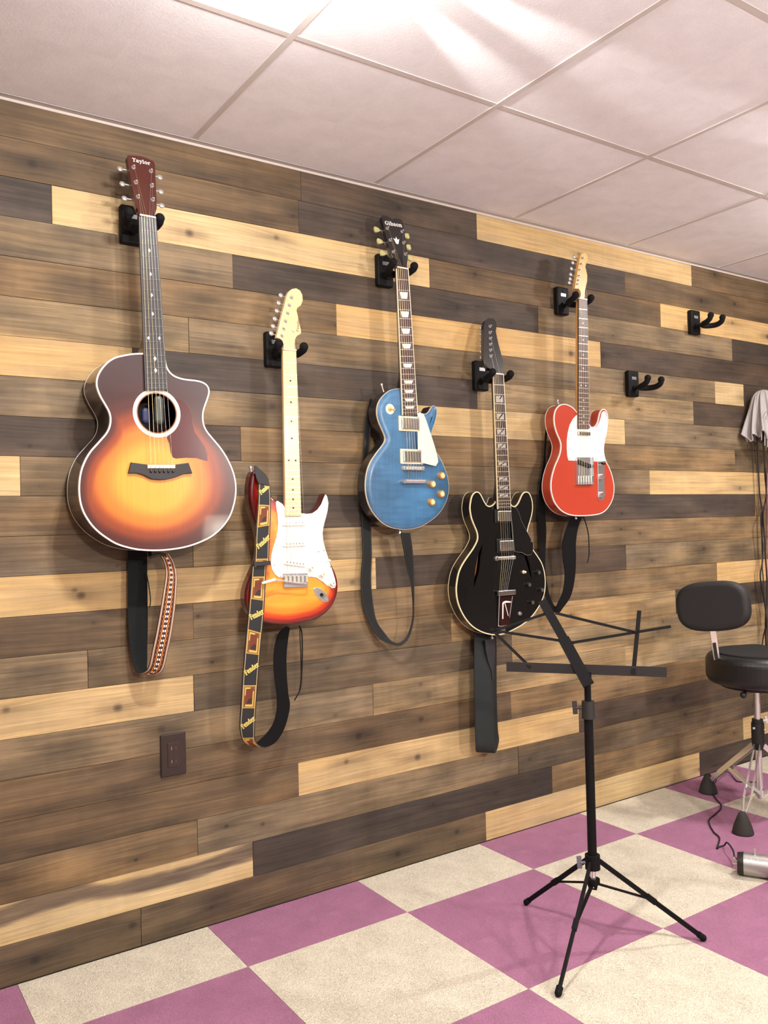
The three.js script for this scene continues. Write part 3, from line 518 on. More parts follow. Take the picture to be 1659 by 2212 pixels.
// ================================================================== blue single-cutaway guitar
{
  const z = zoomPx([740, 800], 5.977), zh = zoomPx([740, 450], 5.977), top = plane(.134), bz = plane(.148);
  const outline = z([[757, 238], [700, 240], [640, 250], [580, 280], [525, 330], [480, 390], [452, 460], [445, 530], [452, 600], [475, 680], [510, 760], [540, 830], [552, 880], [540, 930], [505, 985], [460, 1040], [410, 1110], [365, 1180], [332, 1260], [310, 1350], [300, 1440], [300, 1540], [312, 1630], [340, 1730], [385, 1820], [450, 1905], [520, 1970], [610, 2020], [710, 2045], [810, 2053], [920, 2040], [1030, 2005], [1130, 1945], [1220, 1870], [1290, 1780], [1340, 1680], [1364, 1580], [1368, 1480], [1355, 1390], [1330, 1300], [1290, 1200], [1240, 1110], [1190, 1030], [1155, 950], [1140, 880], [1142, 820], [1160, 750], [1185, 680], [1205, 610], [1215, 540], [1210, 490], [1185, 460], [1155, 465], [1135, 500], [1110, 540], [1075, 565], [1035, 562], [1000, 548], [960, 520], [940, 400], [900, 270]]);
  const a = pts2(outline, top, 200), o = top.px(873, 1143).setZ(.108);
  const t = thing('electric_guitar', 'blue single-cutaway electric guitar with cream pickguard and cream edge binding', 'guitar', o, 'guitars on the plank wall');
  const dye = topTex(a, 320, (x, y) => {
    const m = fbm(x * 10, y * 10, 81, 4) - .5, fl = fbm(x * 14, y * 110, 82, 2) - .5, g = fbm(x * 300, y * 6, 83, 2) - .5;
    const k = 1 + m * .75 + fl * .16 + g * .10; return [56 * k, 104 * k * (1 - m * .10), 142 * k * (1 - m * .14)];
  });
  const gloss = { clearcoat: 1, clearcoatRoughness: .08 };
  part('top', boxUV(plate(a, plane(.140), .014, { bevel: .018, bevelT: .006, seg: 8 }), dye.b), P(0xffffff, .35, { map: dye.tex, ...gloss }), t, 'blue stained arched top');
  part('body', plate(a, plane(.1285), .046, { bevel: .003, seg: 2 }), P(0x0d0c12, .3, gloss), t, 'near-black back and sides');
  part('binding', bindingRing(a, top.off(.0006), .0030, .0062, .0008), P(0xf0e3c8, .35), t, 'cream edge binding');
  const fz = .1402, fp_ = plane(fz);
  const pgp = plane(.149), pg = z([[970, 560], [1000, 545], [1050, 570], [1080, 640], [1120, 760], [1160, 880], [1200, 1010], [1232, 1140], [1235, 1185], [1205, 1235], [1150, 1225], [1050, 1200], [1018, 1195], [1016, 1030], [975, 1030], [972, 790], [995, 780], [990, 610], [972, 600]]);
  part('pickguard', [plate(pts2(pg, pgp), pgp, .002, { bevel: .0005, seg: 1 }), disc(pgp.px(930, 986).setZ(.139), .003, .009), disc(pgp.px(905, 900).setZ(.139), .003, .009)], P(0xf2ead0, .35, { clearcoat: .4 }), t, 'cream pickguard');
  const cream = P(0xeadfbf, .4);
  for (const [c, row] of [[[870, 692], .009], [[890, 1115], -.011]]) { const p = fp_.px(...z([c])[0]); pickup(t, p.x, p.y, fz - .002, .072, .036, .0105, nickel, cream, { row }); }
  // bridge and tailpiece
  const bp = fp_.px(...z([[900, 1268]])[0]), br = part('bridge', rbox(bp.x, bp.y, fz + .0075, .084, .013, .009, .003, 2), chrome, t);
  for (let k = 0; k < 6; k++) part('saddle', rbox(bp.x + (k - 2.5) * .0105, bp.y, fz + .013, .006, .009, .004, .001, 1), steel, br);
  for (const s of [-1, 1]) part('post', [rod(V3(bp.x + s * .037, bp.y, fz - .002), V3(bp.x + s * .037, bp.y, fz + .0135), .0045, .0035), rod(V3(bp.x + s * .037, bp.y, fz), V3(bp.x + s * .037, bp.y, fz + .003), .008)], chrome, br);
  const tp = fp_.px(...z([[912, 1435]])[0]), tl = part('tailpiece', rod(V3(tp.x - .042, tp.y, fz + .009), V3(tp.x + .042, tp.y, fz + .009), .007, .007, 16), chrome, t);
  for (const s of [-1, 1]) part('stud', [disc(V3(tp.x + s * .043, tp.y - .001, fz - .002), .0075, .018, .0065)], chrome, tl);
  for (const c of [[1268, 1362], [1148, 1472], [1263, 1598], [1140, 1703]]) {
    const p = fp_.px(...z([c])[0]).setZ(fz - .003), k = part('knob', [disc(p, .0135, .012, .0115), ball(p.clone().add(V3(0, 0, .012)), .0113, 1, 1, .22)], P(0xb4843a, .25, { clearcoat: 1, clearcoatRoughness: .05 }), t, 'amber bell knob');
    part('cap', disc(p.clone().add(V3(0, 0, .0142)), .0078, .0008), P(0xe6cf9a, .3), k);
  }
  const sw = fp_.px(...z([[613, 500]])[0]).setZ(.1375), sr = part('switch_ring', new THREE.CylinderGeometry(.0165, .0165, .0022, 28).rotateX(Math.PI / 2).translate(sw.x, sw.y, .139), cream, t);
  part('switch_lever', [disc(sw.clone().setZ(.140), .006, .003), rod(V3(sw.x, sw.y, .141), V3(sw.x + .003, sw.y - .004, .156), .0014), ball(V3(sw.x + .003, sw.y - .004, .157), .0042)], P(0xdbb562, .35), sr);
  { const q = top.px(833, 838).setZ(.115); part('strap_button', [rod(q.clone().add(V3(.004, -.01, 0)), q.clone().add(V3(-.004, .014, 0)), .0035), rod(q.clone().add(V3(-.003, .010, 0)), q.clone().add(V3(-.0045, .016, 0)), .0068, .006)], nickel, t); }
  { const q = o.clone(); part('end_button', [rod(q.clone().add(V3(0, .002, 0)), q.clone().add(V3(0, -.013, 0)), .0035), rod(q.clone().add(V3(0, -.008, 0)), q.clone().add(V3(0, -.014, 0)), .0062, .0068)], chrome, t); }
  // neck
  const rose = dataTex(64, 512, (i, j) => { const k = 1 + (fbm(i / 5, j / 60, 91, 3) - .5) * .5; return [70 * k, 42 * k, 36 * k]; });
  const f = fingerboard(t, { pl: bz, nut: [[857.4, 579.5], [881.6, 581]], end: [[870.6, 897], [901.6, 896]], th: .0055, scale: .626, frets: 22, board: M(0xffffff, .4, { map: rose }), bind: P(0xf0e3c4, .35), neck: P(0x1a0d0c, .3, gloss), depth: u => .0185 + .004 * u + .030 * sst(.70, .86, u), fret: nickel });
  for (const n of [3, 5, 7, 9, 12, 15, 17, 19, 21]) {
    const c = (f.fp(n) + f.fp(n - 1)) / 2, h = (f.fp(n) - f.fp(n - 1)) * .33;
    part('inlay', plate([f.at(c - h, .16), f.at(c - h, .84), f.at(c + h, .74), f.at(c + h, .26)].map(p => to2(p, bz)), bz.off(.0004), .0008), pearl, f.b);
  }
  const nc = f.at(0, .5), hp = plane(.1455, .27, nc.y + .004);
  const hw = [[0, .0212], [.014, .0222], [.030, .0285], [.044, .033], [.10, .0372], [.165, .0415], [.176, .041], [.184, .035], [.184, .020], [.181, .008], [.177, 0]];
  const hd = [...hw.map(q => new THREE.Vector2(nc.x - q[1], q[0])), ...hw.slice(0, -1).reverse().map(q => new THREE.Vector2(nc.x + q[1], q[0]))];
  part('headstock', plate(hd, hp, .0155, { bevel: .0008, seg: 1 }), P(0x0b0b0e, .25, gloss), t, 'black headstock');
  part('lettering', text('Gibson', .014, from2(new THREE.Vector2(nc.x, .158), hp, .0001), hp, .05), pearl, t);
  part('crown', plate([[-.004, .085], [-.012, .105], [-.004, .101], [0, .112], [.004, .101], [.012, .105], [.004, .085]].map(q => new THREE.Vector2(nc.x + q[0], q[1])), hp.off(.0003), .0006), pearl, t);
  part('truss_cover', plate([[-.007, .012], [.007, .012], [.011, .022], [.003, .044], [0, .047], [-.003, .044], [-.011, .022]].map(q => new THREE.Vector2(nc.x + q[0], q[1])), hp.off(.0014), .0014), P(0x18181a, .3), t);
  const pp = [[-.0235, .052], [-.0262, .094], [-.029, .136], [.029, .136], [.0262, .094], [.0235, .052]].map(q => from2(new THREE.Vector2(nc.x + q[0], q[1]), hp));
  pp.forEach((p, k) => tuner(t, p, hp.N, V3(k < 3 ? -1 : 1, 0, 0), .024, P(0xb9b37a, .35, { clearcoat: .5 }), 'key'));
  strings(t, f, V3(bp.x - .0265, bp.y, fz + .0155), V3(bp.x + .0265, bp.y, fz + .0155), pp.map(p => p.clone().addScaledVector(hp.N, .006)), .151, [.0008, .0007, .0006, .0005, .0004, .0004], k => V3(tp.x + (k - 2.5) * .0105, tp.y + .006, fz + .010));
}

// ================================================================== black semi-hollow guitar
{
  ZS = -.022; const z = zoomPx([950, 1020], 5.977), zh = zoomPx([950, 670], 6.146), top = plane(.116), bz = plane(.130);
  const outline = z([[742, 322], [715, 390], [680, 425], [640, 440], [605, 425], [585, 395], [560, 350], [530, 290], [505, 260], [470, 252], [435, 275], [410, 320], [395, 390], [388, 460], [395, 530], [410, 600], [440, 680], [470, 750], [487, 810], [485, 870], [460, 930], [420, 1000], [370, 1070], [315, 1150], [270, 1230], [240, 1310], [222, 1400], [212, 1490], [215, 1580], [230, 1670], [260, 1760], [305, 1850], [360, 1930], [430, 2000], [510, 2050], [600, 2085], [700, 2102], [800, 2095], [880, 2070], [960, 2032], [1060, 1975], [1160, 1895], [1240, 1800], [1300, 1700], [1345, 1590], [1362, 1480], [1362, 1370], [1345, 1260], [1310, 1160], [1260, 1080], [1205, 1000], [1160, 920], [1135, 850], [1130, 780], [1145, 700], [1170, 620], [1190, 540], [1200, 460], [1195, 380], [1175, 310], [1150, 265], [1115, 252], [1080, 265], [1050, 310], [1025, 370], [1000, 415], [970, 440], [930, 430], [905, 390], [825, 350]]);
  const a = pts2(outline, top, 220), o = top.px(1067, 1371).setZ(.094);
  const t = thing('electric_guitar', 'glossy black double-cutaway semi-hollow electric guitar with diamond sound holes', 'guitar', o, 'guitars on the plank wall');
  const blk = P(0x0a0a0b, .22, { clearcoat: 1, clearcoatRoughness: .04 }), crm = P(0xe9d9ae, .4), bare = M(0x8a5428, .7);
  const holes = [[[553, 925], [538, 1040], [527, 1160], [512, 1290], [475, 1400], [440, 1487], [446, 1380], [462, 1230], [490, 1080]], [[1092, 1075], [1128, 1080], [1156, 1160], [1175, 1290], [1190, 1400], [1165, 1330], [1132, 1210]]].map(h => pts2(z(h), top));
  part('top', plate(a, top, .004, { holes }), blk, t);
  part('sides', plate(a, plane(.112), .036, { holes: [inset(a, .004)] }), blk, t);
  part('back', plate(a, plane(.076), .004), blk, t);
  part('inner_block', plate(holes[0].map(p => new THREE.Vector2(p.x, p.y)).concat(), plane(.100), .004), bare, t, 'bare wood seen through the sound hole');
  part('inner_block', plate(holes[1], plane(.100), .004), bare, t, 'bare wood seen through the sound hole');
  part('binding', bindingRing(a, top, .0028, .0045), crm, t, 'cream edge binding');
  part('back_binding', bindingRing(a, plane(.0745), .002, .0028), crm, t);
  const pgp = plane(.127), pg = z([[918, 440], [985, 460], [1020, 520], [1050, 620], [1100, 720], [1160, 830], [1205, 920], [1203, 1010], [1182, 1062], [1130, 1070], [1060, 1035], [985, 1025], [968, 1020], [955, 870], [935, 640]]);
  const pa = pts2(pg, pgp, 0), g1 = part('pickguard', plate(pa, pgp, .0025), P(0x101011, .2, { clearcoat: 1, clearcoatRoughness: .04 }), t, 'black pickguard with pale edge');
  part('pickguard_edge', plate(inset(pa, -.0012), plane(.1262), .0014, { holes: [inset(pa, .0004)] }), P(0x8f8a83, .35), g1);
  part('bracket', [disc(pgp.px(950 + 1185 / 5.977, 1020 + 890 / 5.977), .0035, .003), disc(pgp.px(950 + 1185 / 5.977, 1020 + 890 / 5.977).setZ(.115), .003, .010)], chrome, g1);
  for (const [c, row] of [[[835, 565], .009], [[862, 948], -.010]]) { const p = plane(.124).px(...z([c])[0]); pickup(t, p.x, p.y, .1155, .064, .036, .0115, nickel, P(0x121212, .35), { row }); }
  const bp = plane(.124).px(...z([[858, 1108]])[0]), br = part('bridge', rbox(bp.x, bp.y, .1245, .084, .012, .008, .003, 2), nickel, t);
  for (let k = 0; k < 6; k++) part('saddle', rbox(bp.x + (k - 2.5) * .0105, bp.y, .1295, .006, .008, .004, .001, 1), steel, br);
  for (const s of [-1, 1]) part('post', [rod(V3(bp.x + s * .037, bp.y, .114), V3(bp.x + s * .037, bp.y, .1295), .005, .004), disc(V3(bp.x + s * .037, bp.y, .1162), .0085, .003)], chrome, br);
  // trapeze tailpiece
  const tz = plane(.126), tq = l => z(l).map(q => tz.px(...q)), tb = tq([[748, 1560], [972, 1552]]), T = part('tailpiece', [rbox((tb[0].x + tb[1].x) / 2, (tb[0].y + tb[1].y) / 2, .126, tb[0].distanceTo(tb[1]), .0165, .010, .002, 2)], nickel, t);
  const lg = tq([[768, 1600], [774, 1990], [938, 1600], [903, 1975]]); part('rod', [rod(lg[0], lg[1].clone().setZ(.119), .0018), rod(lg[2], lg[3].clone().setZ(.119), .0018), rod(lg[1].clone().setZ(.119), lg[3].clone().setZ(.119), .0018)], chrome, T);
  const tpp = plane(.1225), tpl = z([[772, 1605], [935, 1605], [905, 1965], [840, 1978], [780, 1985]]); const ip = part('insert', plate(pts2(tpl, tpp), tpp, .003), P(0x2a0e0c, .2, { clearcoat: 1, clearcoatRoughness: .05 }), T, 'dark red-brown insert');
  part('emblem', [plate(pts2(z([[806, 1690], [822, 1672], [850, 1660], [915, 1668], [915, 1684], [860, 1684], [822, 1700], [818, 1895], [806, 1895]]), tpp), tpp.off(.0008), .0008), plate(pts2(z([[838, 1700], [846, 1700], [885, 1850], [880, 1856]]), tpp), tpp.off(.0008), .0008)], P(0xe6e2da, .3), ip, 'white angular emblem');
  part('end_block', rbox(lerp3(lg[1], lg[3], .5).x, lerp3(lg[1], lg[3], .5).y - .012, .113, .022, .028, .009, .002), nickel, T);
  for (const c of [[1295, 1296], [1172, 1455], [1336, 1522], [1212, 1683]]) {
    const q = plane(.132).px(...z([c])[0]).setZ(.115), k = part('knob', [disc(q, .0088, .013, .0072), disc(q, .0098, .004, .0095)], P(0x0d0d0e, .3), t, 'black knob'); part('cap', disc(q.clone().add(V3(0, 0, .013)), .0066, .0012), nickel, k);
  }
  { const q = plane(.122).px(...z([[1094, 1290]])[0]).setZ(.1155); part('switch', [disc(q, .006, .003), rod(q, q.clone().add(V3(0, 0, .009)), .0018), ball(q.clone().add(V3(0, 0, .010)), .0045)], P(0xe4d8b4, .4), t); }
  { const q = top.px(...z([[1032, 1825]])[0]); part('jack', [disc(q, .0075, .003, .007, 6), disc(q, .005, .006)], chrome, t); }
  part('end_button', [rod(o.clone().add(V3(.010, .002, 0)), o.clone().add(V3(.010, -.016, 0)), .003), rod(o.clone().add(V3(.010, -.011, 0)), o.clone().add(V3(.010, -.017, 0)), .006)], chrome, t);
  // neck
  const rose = M(0x3a2826, .4);
  const f = fingerboard(t, { pl: bz, nut: [[1066.4, 808.5], [1087.5, 809.5]], end: [[1076.4, 1100], [1103.2, 1099]], th: .0055, scale: .628, frets: 22, board: rose, bind: crm, neck: P(0x120c0b, .28, { clearcoat: 1, clearcoatRoughness: .05 }), depth: u => .0185 + .003 * u + .018 * sst(.78, .95, u), fret: steel });
  for (const n of [1, 3, 5, 7, 9, 12, 15, 17, 19]) {
    const c = (f.fp(n) + f.fp(n - 1)) / 2, h = (f.fp(n) - f.fp(n - 1)) * .34;
    if (n > 1) for (const [q0, q1, r0, r1] of [[.16, .80, .16, .34], [.66, .84, .20, .84]]) part('inlay', plate([f.at(c - h, q0), f.at(c - h, q1), f.at(c + h, r1), f.at(c + h, r0)].map(p => to2(p, bz)), bz.off(.0004), .0008), P(0xa8a29b, .35), f.b);
  }
  const nc = f.at(0, .5), hp = plane(.1275, .25, nc.y + .003);
  const hd = zh([[722, 845], [700, 800], [640, 765], [596, 720], [582, 660], [580, 520], [580, 350], [582, 210], [600, 140], [650, 104], [715, 110], [752, 160], [757, 215], [746, 280], [765, 370], [790, 480], [815, 570], [836, 650], [848, 720], [842, 780], [846, 845]]);
  part('headstock', plate(pts2(hd, hp), hp, .0145, { bevel: .001, seg: 1 }), P(0x0d0d0e, .3, { clearcoat: .8, clearcoatRoughness: .1 }), t, 'black six-in-line headstock');
  const pp = zh([[672, 612], [669, 532], [667, 455], [665, 376], [664, 298], [664, 216]]).map(q => hp.px(...q));
  pp.forEach(p => tuner(t, p, hp.N, V3(-1, 0, 0), .026, tunerMetal));
  strings(t, f, V3(bp.x - .0265, bp.y, .1318), V3(bp.x + .0265, bp.y, .1318), pp.map((p, k) => k % 3 ? null : p.clone().addScaledVector(hp.N, .006)), .1328, [.0008, .0007, .0006, .0005, .0004, .0004], k => V3(tb[0].x + (k + .7) * .0068, tb[0].y + .006, .130));
}

// ================================================================== red single-cutaway guitar, white pickguard
{
  ZS = -.045; const z = zoomPx([1140, 850], 7.136), zh = zoomPx([1140, 530], 6.703), top = plane(.156), bz = plane(.165);
  const outline = z([[765, 300], [735, 260], [690, 215], [640, 185], [585, 165], [530, 165], [480, 190], [440, 235], [415, 300], [405, 380], [410, 460], [425, 540], [455, 630], [490, 710], [510, 780], [510, 850], [495, 930], [465, 1010], [425, 1100], [395, 1190], [370, 1290], [358, 1390], [360, 1490], [375, 1570], [405, 1660], [455, 1740], [520, 1810], [610, 1860], [700, 1882], [800, 1888], [920, 1884], [1040, 1872], [1130, 1850], [1200, 1805], [1260, 1730], [1305, 1640], [1328, 1540], [1332, 1440], [1318, 1340], [1290, 1230], [1250, 1130], [1210, 1050], [1185, 970], [1172, 890], [1175, 800], [1195, 700], [1215, 600], [1230, 500], [1238, 400], [1230, 320], [1205, 260], [1170, 238], [1135, 255], [1110, 300], [1095, 360], [1080, 430], [1050, 490], [1010, 520], [965, 505], [930, 440], [850, 360]]);
  const a = pts2(outline, top, 200), o = top.px(1253, 1113).setZ(.134);
  const t = thing('electric_guitar', 'orange-red single-cutaway electric guitar with white pickguard and white binding', 'guitar', o, 'guitars on the plank wall');
  const red = P(0xb8402b, .32, { clearcoat: 1, clearcoatRoughness: .07 });
  part('body', plate(a, top, .045, { bevel: .0012, seg: 1 }), red, t);
  part('binding', bindingRing(a, top, .0026, .005), white, t, 'white edge binding');
  part('back_binding', bindingRing(a, plane(.1125), .002, .0028), white, t);
  const pgp = top.off(.002), pg = z([[755, 330], [700, 390], [650, 480], [620, 600], [605, 720], [605, 850], [612, 960], [630, 1032], [735, 1038], [745, 985], [985, 985], [990, 1045], [1085, 1050], [1190, 1045], [1203, 1030], [1176, 960], [1166, 880], [1171, 800], [1190, 700], [1210, 600], [1223, 500], [1229, 400], [1220, 320], [1193, 275], [1167, 272], [1142, 300], [1130, 360], [1105, 440], [1065, 510], [1010, 534], [960, 522], [950, 548], [775, 548], [772, 335]]);
  part('pickguard', plate(pts2(pg, pgp), pgp, .002, { bevel: .0004, seg: 1 }), P(0xf6f2ea, .28, { clearcoat: .5 }), t, 'white pickguard');
  for (const q of z([[700, 420], [640, 1000], [1050, 1020], [1205, 330], [1190, 700], [625, 700]])) part('screw', disc(pgp.px(...q), .0018, .0006, .0018, 8), nickel, t);
  { const p = pgp.px(...z([[858, 618]])[0]); pickup(t, p.x, p.y, .1575, .066, .0155, .007, nickel, null, { r: .007, pole: nickel }); }
  const bp = top.off(.0015), bl = z([[738, 986], [988, 984], [992, 1402], [750, 1406]]), bq = bl.map(q => bp.px(...q)), B = part('bridge_plate', plate(pts2(bl, bp), bp, .0015), chrome, t);
  part('plate_lip', [bar(bq[0].clone().add(V3(0, 0, .004)), bq[3].clone().add(V3(0, 0, .004)), .0012, .009, V3(1, 0, 0)), bar(bq[1].clone().add(V3(0, 0, .004)), bq[2].clone().add(V3(0, 0, .004)), .0012, .009, V3(1, 0, 0)), bar(bq[3].clone().add(V3(0, 0, .004)), bq[2].clone().add(V3(0, 0, .004)), .0012, .009, NY)], chrome, B);
  const sl = z([[755, 1030], [790, 1022], [980, 1095], [985, 1140], [950, 1152], [762, 1085]]); const su = plane(.161); part('pickup', plate(pts2(sl, su), su, .004, { bevel: .001, seg: 1 }), M(0x121212, .4), B, 'black slanted pickup');
  for (let k = 0; k < 6; k++) { const q = lerp3(su.px(...z([[790, 1058]])[0]), su.px(...z([[955, 1118]])[0]), k / 5); part('pole', disc(q, .0022, .0012, .0022, 10), nickel, B); }
  for (let k = 0; k < 6; k++) { const p = lerp3(lerp3(bq[0], bq[1], (k + .6) / 6.2), lerp3(bq[3], bq[2], (k + .6) / 6.2), .80); part('saddle', [rod(V3(p.x, p.y + .012, .1605), V3(p.x, p.y - .010, .1605), .0032), rod(V3(p.x, p.y - .01, .1605), V3(p.x, p.y - .018, .1605), .0015)], steel, B); }
  // control plate
  const cp = top.off(.0015), cl = z([[1083, 1060], [1090, 1025], [1130, 1005], [1172, 1025], [1183, 1060], [1186, 1590], [1172, 1630], [1135, 1652], [1100, 1632], [1087, 1590]]), C = part('control_plate', plate(pts2(cl, cp), cp, .0015, { bevel: .0004, seg: 1 }), chrome, t);
  for (const c of [[1150, 1280], [1155, 1555]]) { const q = plane(.166).px(...z([c])[0]).setZ(.157); part('knob', [disc(q, .0092, .014, .009), disc(q, .0096, .003, .0094)], chrome, C); }
  { const q = plane(.162).px(...z([[1132, 1105]])[0]).setZ(.157); part('switch', [rod(q, q.clone().add(V3(0, .004, .014)), .0016)], steel, C); const q2 = q.clone().add(V3(0, .006, .015)); part('switch_tip', [rod(q2.clone().add(V3(-.007, 0, 0)), q2.clone().add(V3(.007, 0, 0)), .0045, .0055)], M(0x0e0e0e, .4), C); }
  part('end_button', [rod(o.clone().add(V3(0, .002, 0)), o.clone().add(V3(0, -.013, 0)), .0032), rod(o.clone().add(V3(0, -.009, 0)), o.clone().add(V3(0, -.014, 0)), .0065)], chrome, t);
  { const q = top.px(1215, 872).setZ(.136); part('strap_button', [rod(q, q.clone().add(V3(-.006, .016, 0)), .003), rod(q.clone().add(V3(-.005, .012, 0)), q.clone().add(V3(-.0065, .017, 0)), .0062)], chrome, t); }
  const mm = P(0xd9a860, .32, { clearcoat: .6, clearcoatRoughness: .1 }), rose = M(0x5a4540, .42);
  const f = fingerboard(t, { pl: bz, nut: [[1250, 646], [1268, 648]], end: [[1249.6, 925.6], [1272.6, 926.5]], th: .006, scale: .648, frets: 21, board: rose, neck: mm, depth: u => .0175 + .004 * u, fret: steel, nutMat: white });
  for (const n of [3, 5, 7, 9, 15, 17, 19, 21]) part('inlay', disc(f.at((f.fp(n) + f.fp(n - 1)) / 2, .5, -.0006), .0032, .0009, .0032, 14), pearl, f.b);
  for (const u of [.27, .73]) part('inlay', disc(f.at((f.fp(12) + f.fp(11)) / 2, u, -.0006), .0032, .0009, .0032, 14), pearl, f.b);
  const hp = plane(.157), hd = zh([[752, 770], [770, 715], [760, 660], [735, 630], [682, 628], [690, 560], [712, 430], [738, 280], [757, 170], [775, 125], [812, 108], [848, 118], [870, 160], [868, 215], [850, 260], [836, 310], [848, 360], [864, 430], [862, 520], [845, 590], [832, 650], [826, 700], [834, 770]]);
  part('headstock', plate(pts2(hd, hp), hp, .014, { bevel: .0014 }), mm, t, 'amber maple headstock');
  const pp = zh([[718, 560], [730, 505], [738, 440], [748, 355], [768, 270], [790, 185]]).map(q => hp.px(...q));
  pp.forEach(p => tuner(t, p, NZ, V3(-.97, .22, 0).normalize(), .025, tunerMetal));
  const m0 = lerp3(lerp3(bq[0], bq[1], .1), lerp3(bq[3], bq[2], .1), .72).setZ(.1655), m1 = lerp3(lerp3(bq[0], bq[1], .9), lerp3(bq[3], bq[2], .9), .72).setZ(.1655);
  strings(t, f, m0, m1, pp.map(p => p.clone().add(V3(0, 0, .006))), .1685, [.0008, .0007, .0006, .0005, .0004, .0004], k => lerp3(bq[3], bq[2], .1 + .16 * k).setZ(.159));
}

// ================================================================== hangers (one every 16 inches)
ZS = 0;
hanger(-.177, 1.934, 'black wall hanger holding the sunburst acoustic guitar');
hanger(.247, 1.634, 'black wall hanger holding the guitar with pale maple neck');
hanger(.655, 1.932, 'black wall hanger holding the blue guitar');
hanger(1.056, 1.618, 'black wall hanger holding the black guitar');
hanger(1.472, 1.936, 'black wall hanger holding the orange-red guitar');
hanger(1.866, 1.648, 'empty black guitar hanger, the lower of two bare ones', .022);
hanger(2.286, 1.946, 'empty black guitar hanger, the upper of two bare ones', .022);

// ================================================================== guitar straps
function canvasTex(w, h, draw, period) {
  const c = document.createElement('canvas'); c.width = w; c.height = h; draw(c.getContext('2d'), w, h);
  const t = new THREE.CanvasTexture(c); t.colorSpace = THREE.SRGBColorSpace; t.wrapS = t.wrapT = THREE.RepeatWrapping; t.repeat.set(1, 1 / period); return t;
}
ZS = 0;
const leather = M(0x1b1c1d, .5), suede = P(0x0d0c0d, .9, { specularIntensity: .4 }), softBlack = M(0x2a2d2e, .6);
{ // woven strap of the acoustic guitar
  const woven = canvasTex(128, 96, (c, w, h) => {
    c.fillStyle = '#4a2416'; c.fillRect(0, 0, w, h);
    c.fillStyle = '#b59a86'; c.fillRect(4, 0, 14, h); c.fillRect(w - 18, 0, 14, h); c.fillStyle = '#2b1712'; c.fillRect(0, 0, 4, h); c.fillRect(w - 4, 0, 4, h);
    c.lineWidth = 5; c.strokeStyle = '#cf8338'; for (const s of [-1, 1]) { c.beginPath(); c.moveTo(w / 2 + s * 32, 0); c.quadraticCurveTo(w / 2 + s * 4, h / 4, w / 2 + s * 32, h / 2); c.quadraticCurveTo(w / 2 + s * 4, h * .75, w / 2 + s * 32, h); c.stroke(); c.beginPath(); c.moveTo(w / 2 + s * 10, 0); c.quadraticCurveTo(w / 2 + s * 36, h / 4, w / 2 + s * 10, h / 2); c.quadraticCurveTo(w / 2 + s * 36, h * .75, w / 2 + s * 10, h); c.stroke(); }
    c.fillStyle = '#efe6dc'; for (const y of [0, h / 2, h]) for (const s of [-1, 1]) { c.beginPath(); c.ellipse(w / 2 + s * 8, y, 6, 13, 0, 0, 7); c.fill(); }
    c.fillStyle = '#27284a'; for (let k = 0; k < 4; k++) { c.beginPath(); c.ellipse(w / 2, h * (k + .5) / 4, 4, 7, .5, 0, 7); c.fill(); }
  }, .026);
  const L = [[346, 1200, .088], [353, 1212, .095], [358, 1236, .1], [352, 1282, .1], [342, 1340, .095], [330, 1400, .085], [317, 1447, .066], [297, 1453, .045], [283, 1415, .03], [277, 1350, .024], [276, 1250, .02], [277, 1130, .02]];
  const Rr = [[364, 1196, .088], [373, 1210, .095], [381, 1236, .1], [381, 1282, .1], [375, 1340, .095], [364, 1400, .085], [348, 1451, .066], [321, 1457, .045], [318, 1415, .03], [319, 1350, .024], [318, 1250, .02], [317, 1130, .02]];
  const t = strap('guitar_strap', 'brown woven strap with black lining under the acoustic guitar', L, Rr, { face: M(0xffffff, .85, { map: woven }), back: P(0x141718, .8, { specularIntensity: .4 }), edge: M(0x2a1a14, .8), base: onZ(320, 1454, .055), n: 140 });
  part('end_tab', tube([onZ(357, 1199, .089), onZ(345, 1197, .1), onZ(332, 1201, .1), onZ(322, 1205, .097)], .004, 12, 6), M(0x241812, .7), t);
  part('tie_cord', tube([onZ(316, 1235, .05), onZ(322, 1270, .05), onZ(325, 1300, .05), onZ(323, 1312, .05)], .0015, 12, 5), black, t);
}
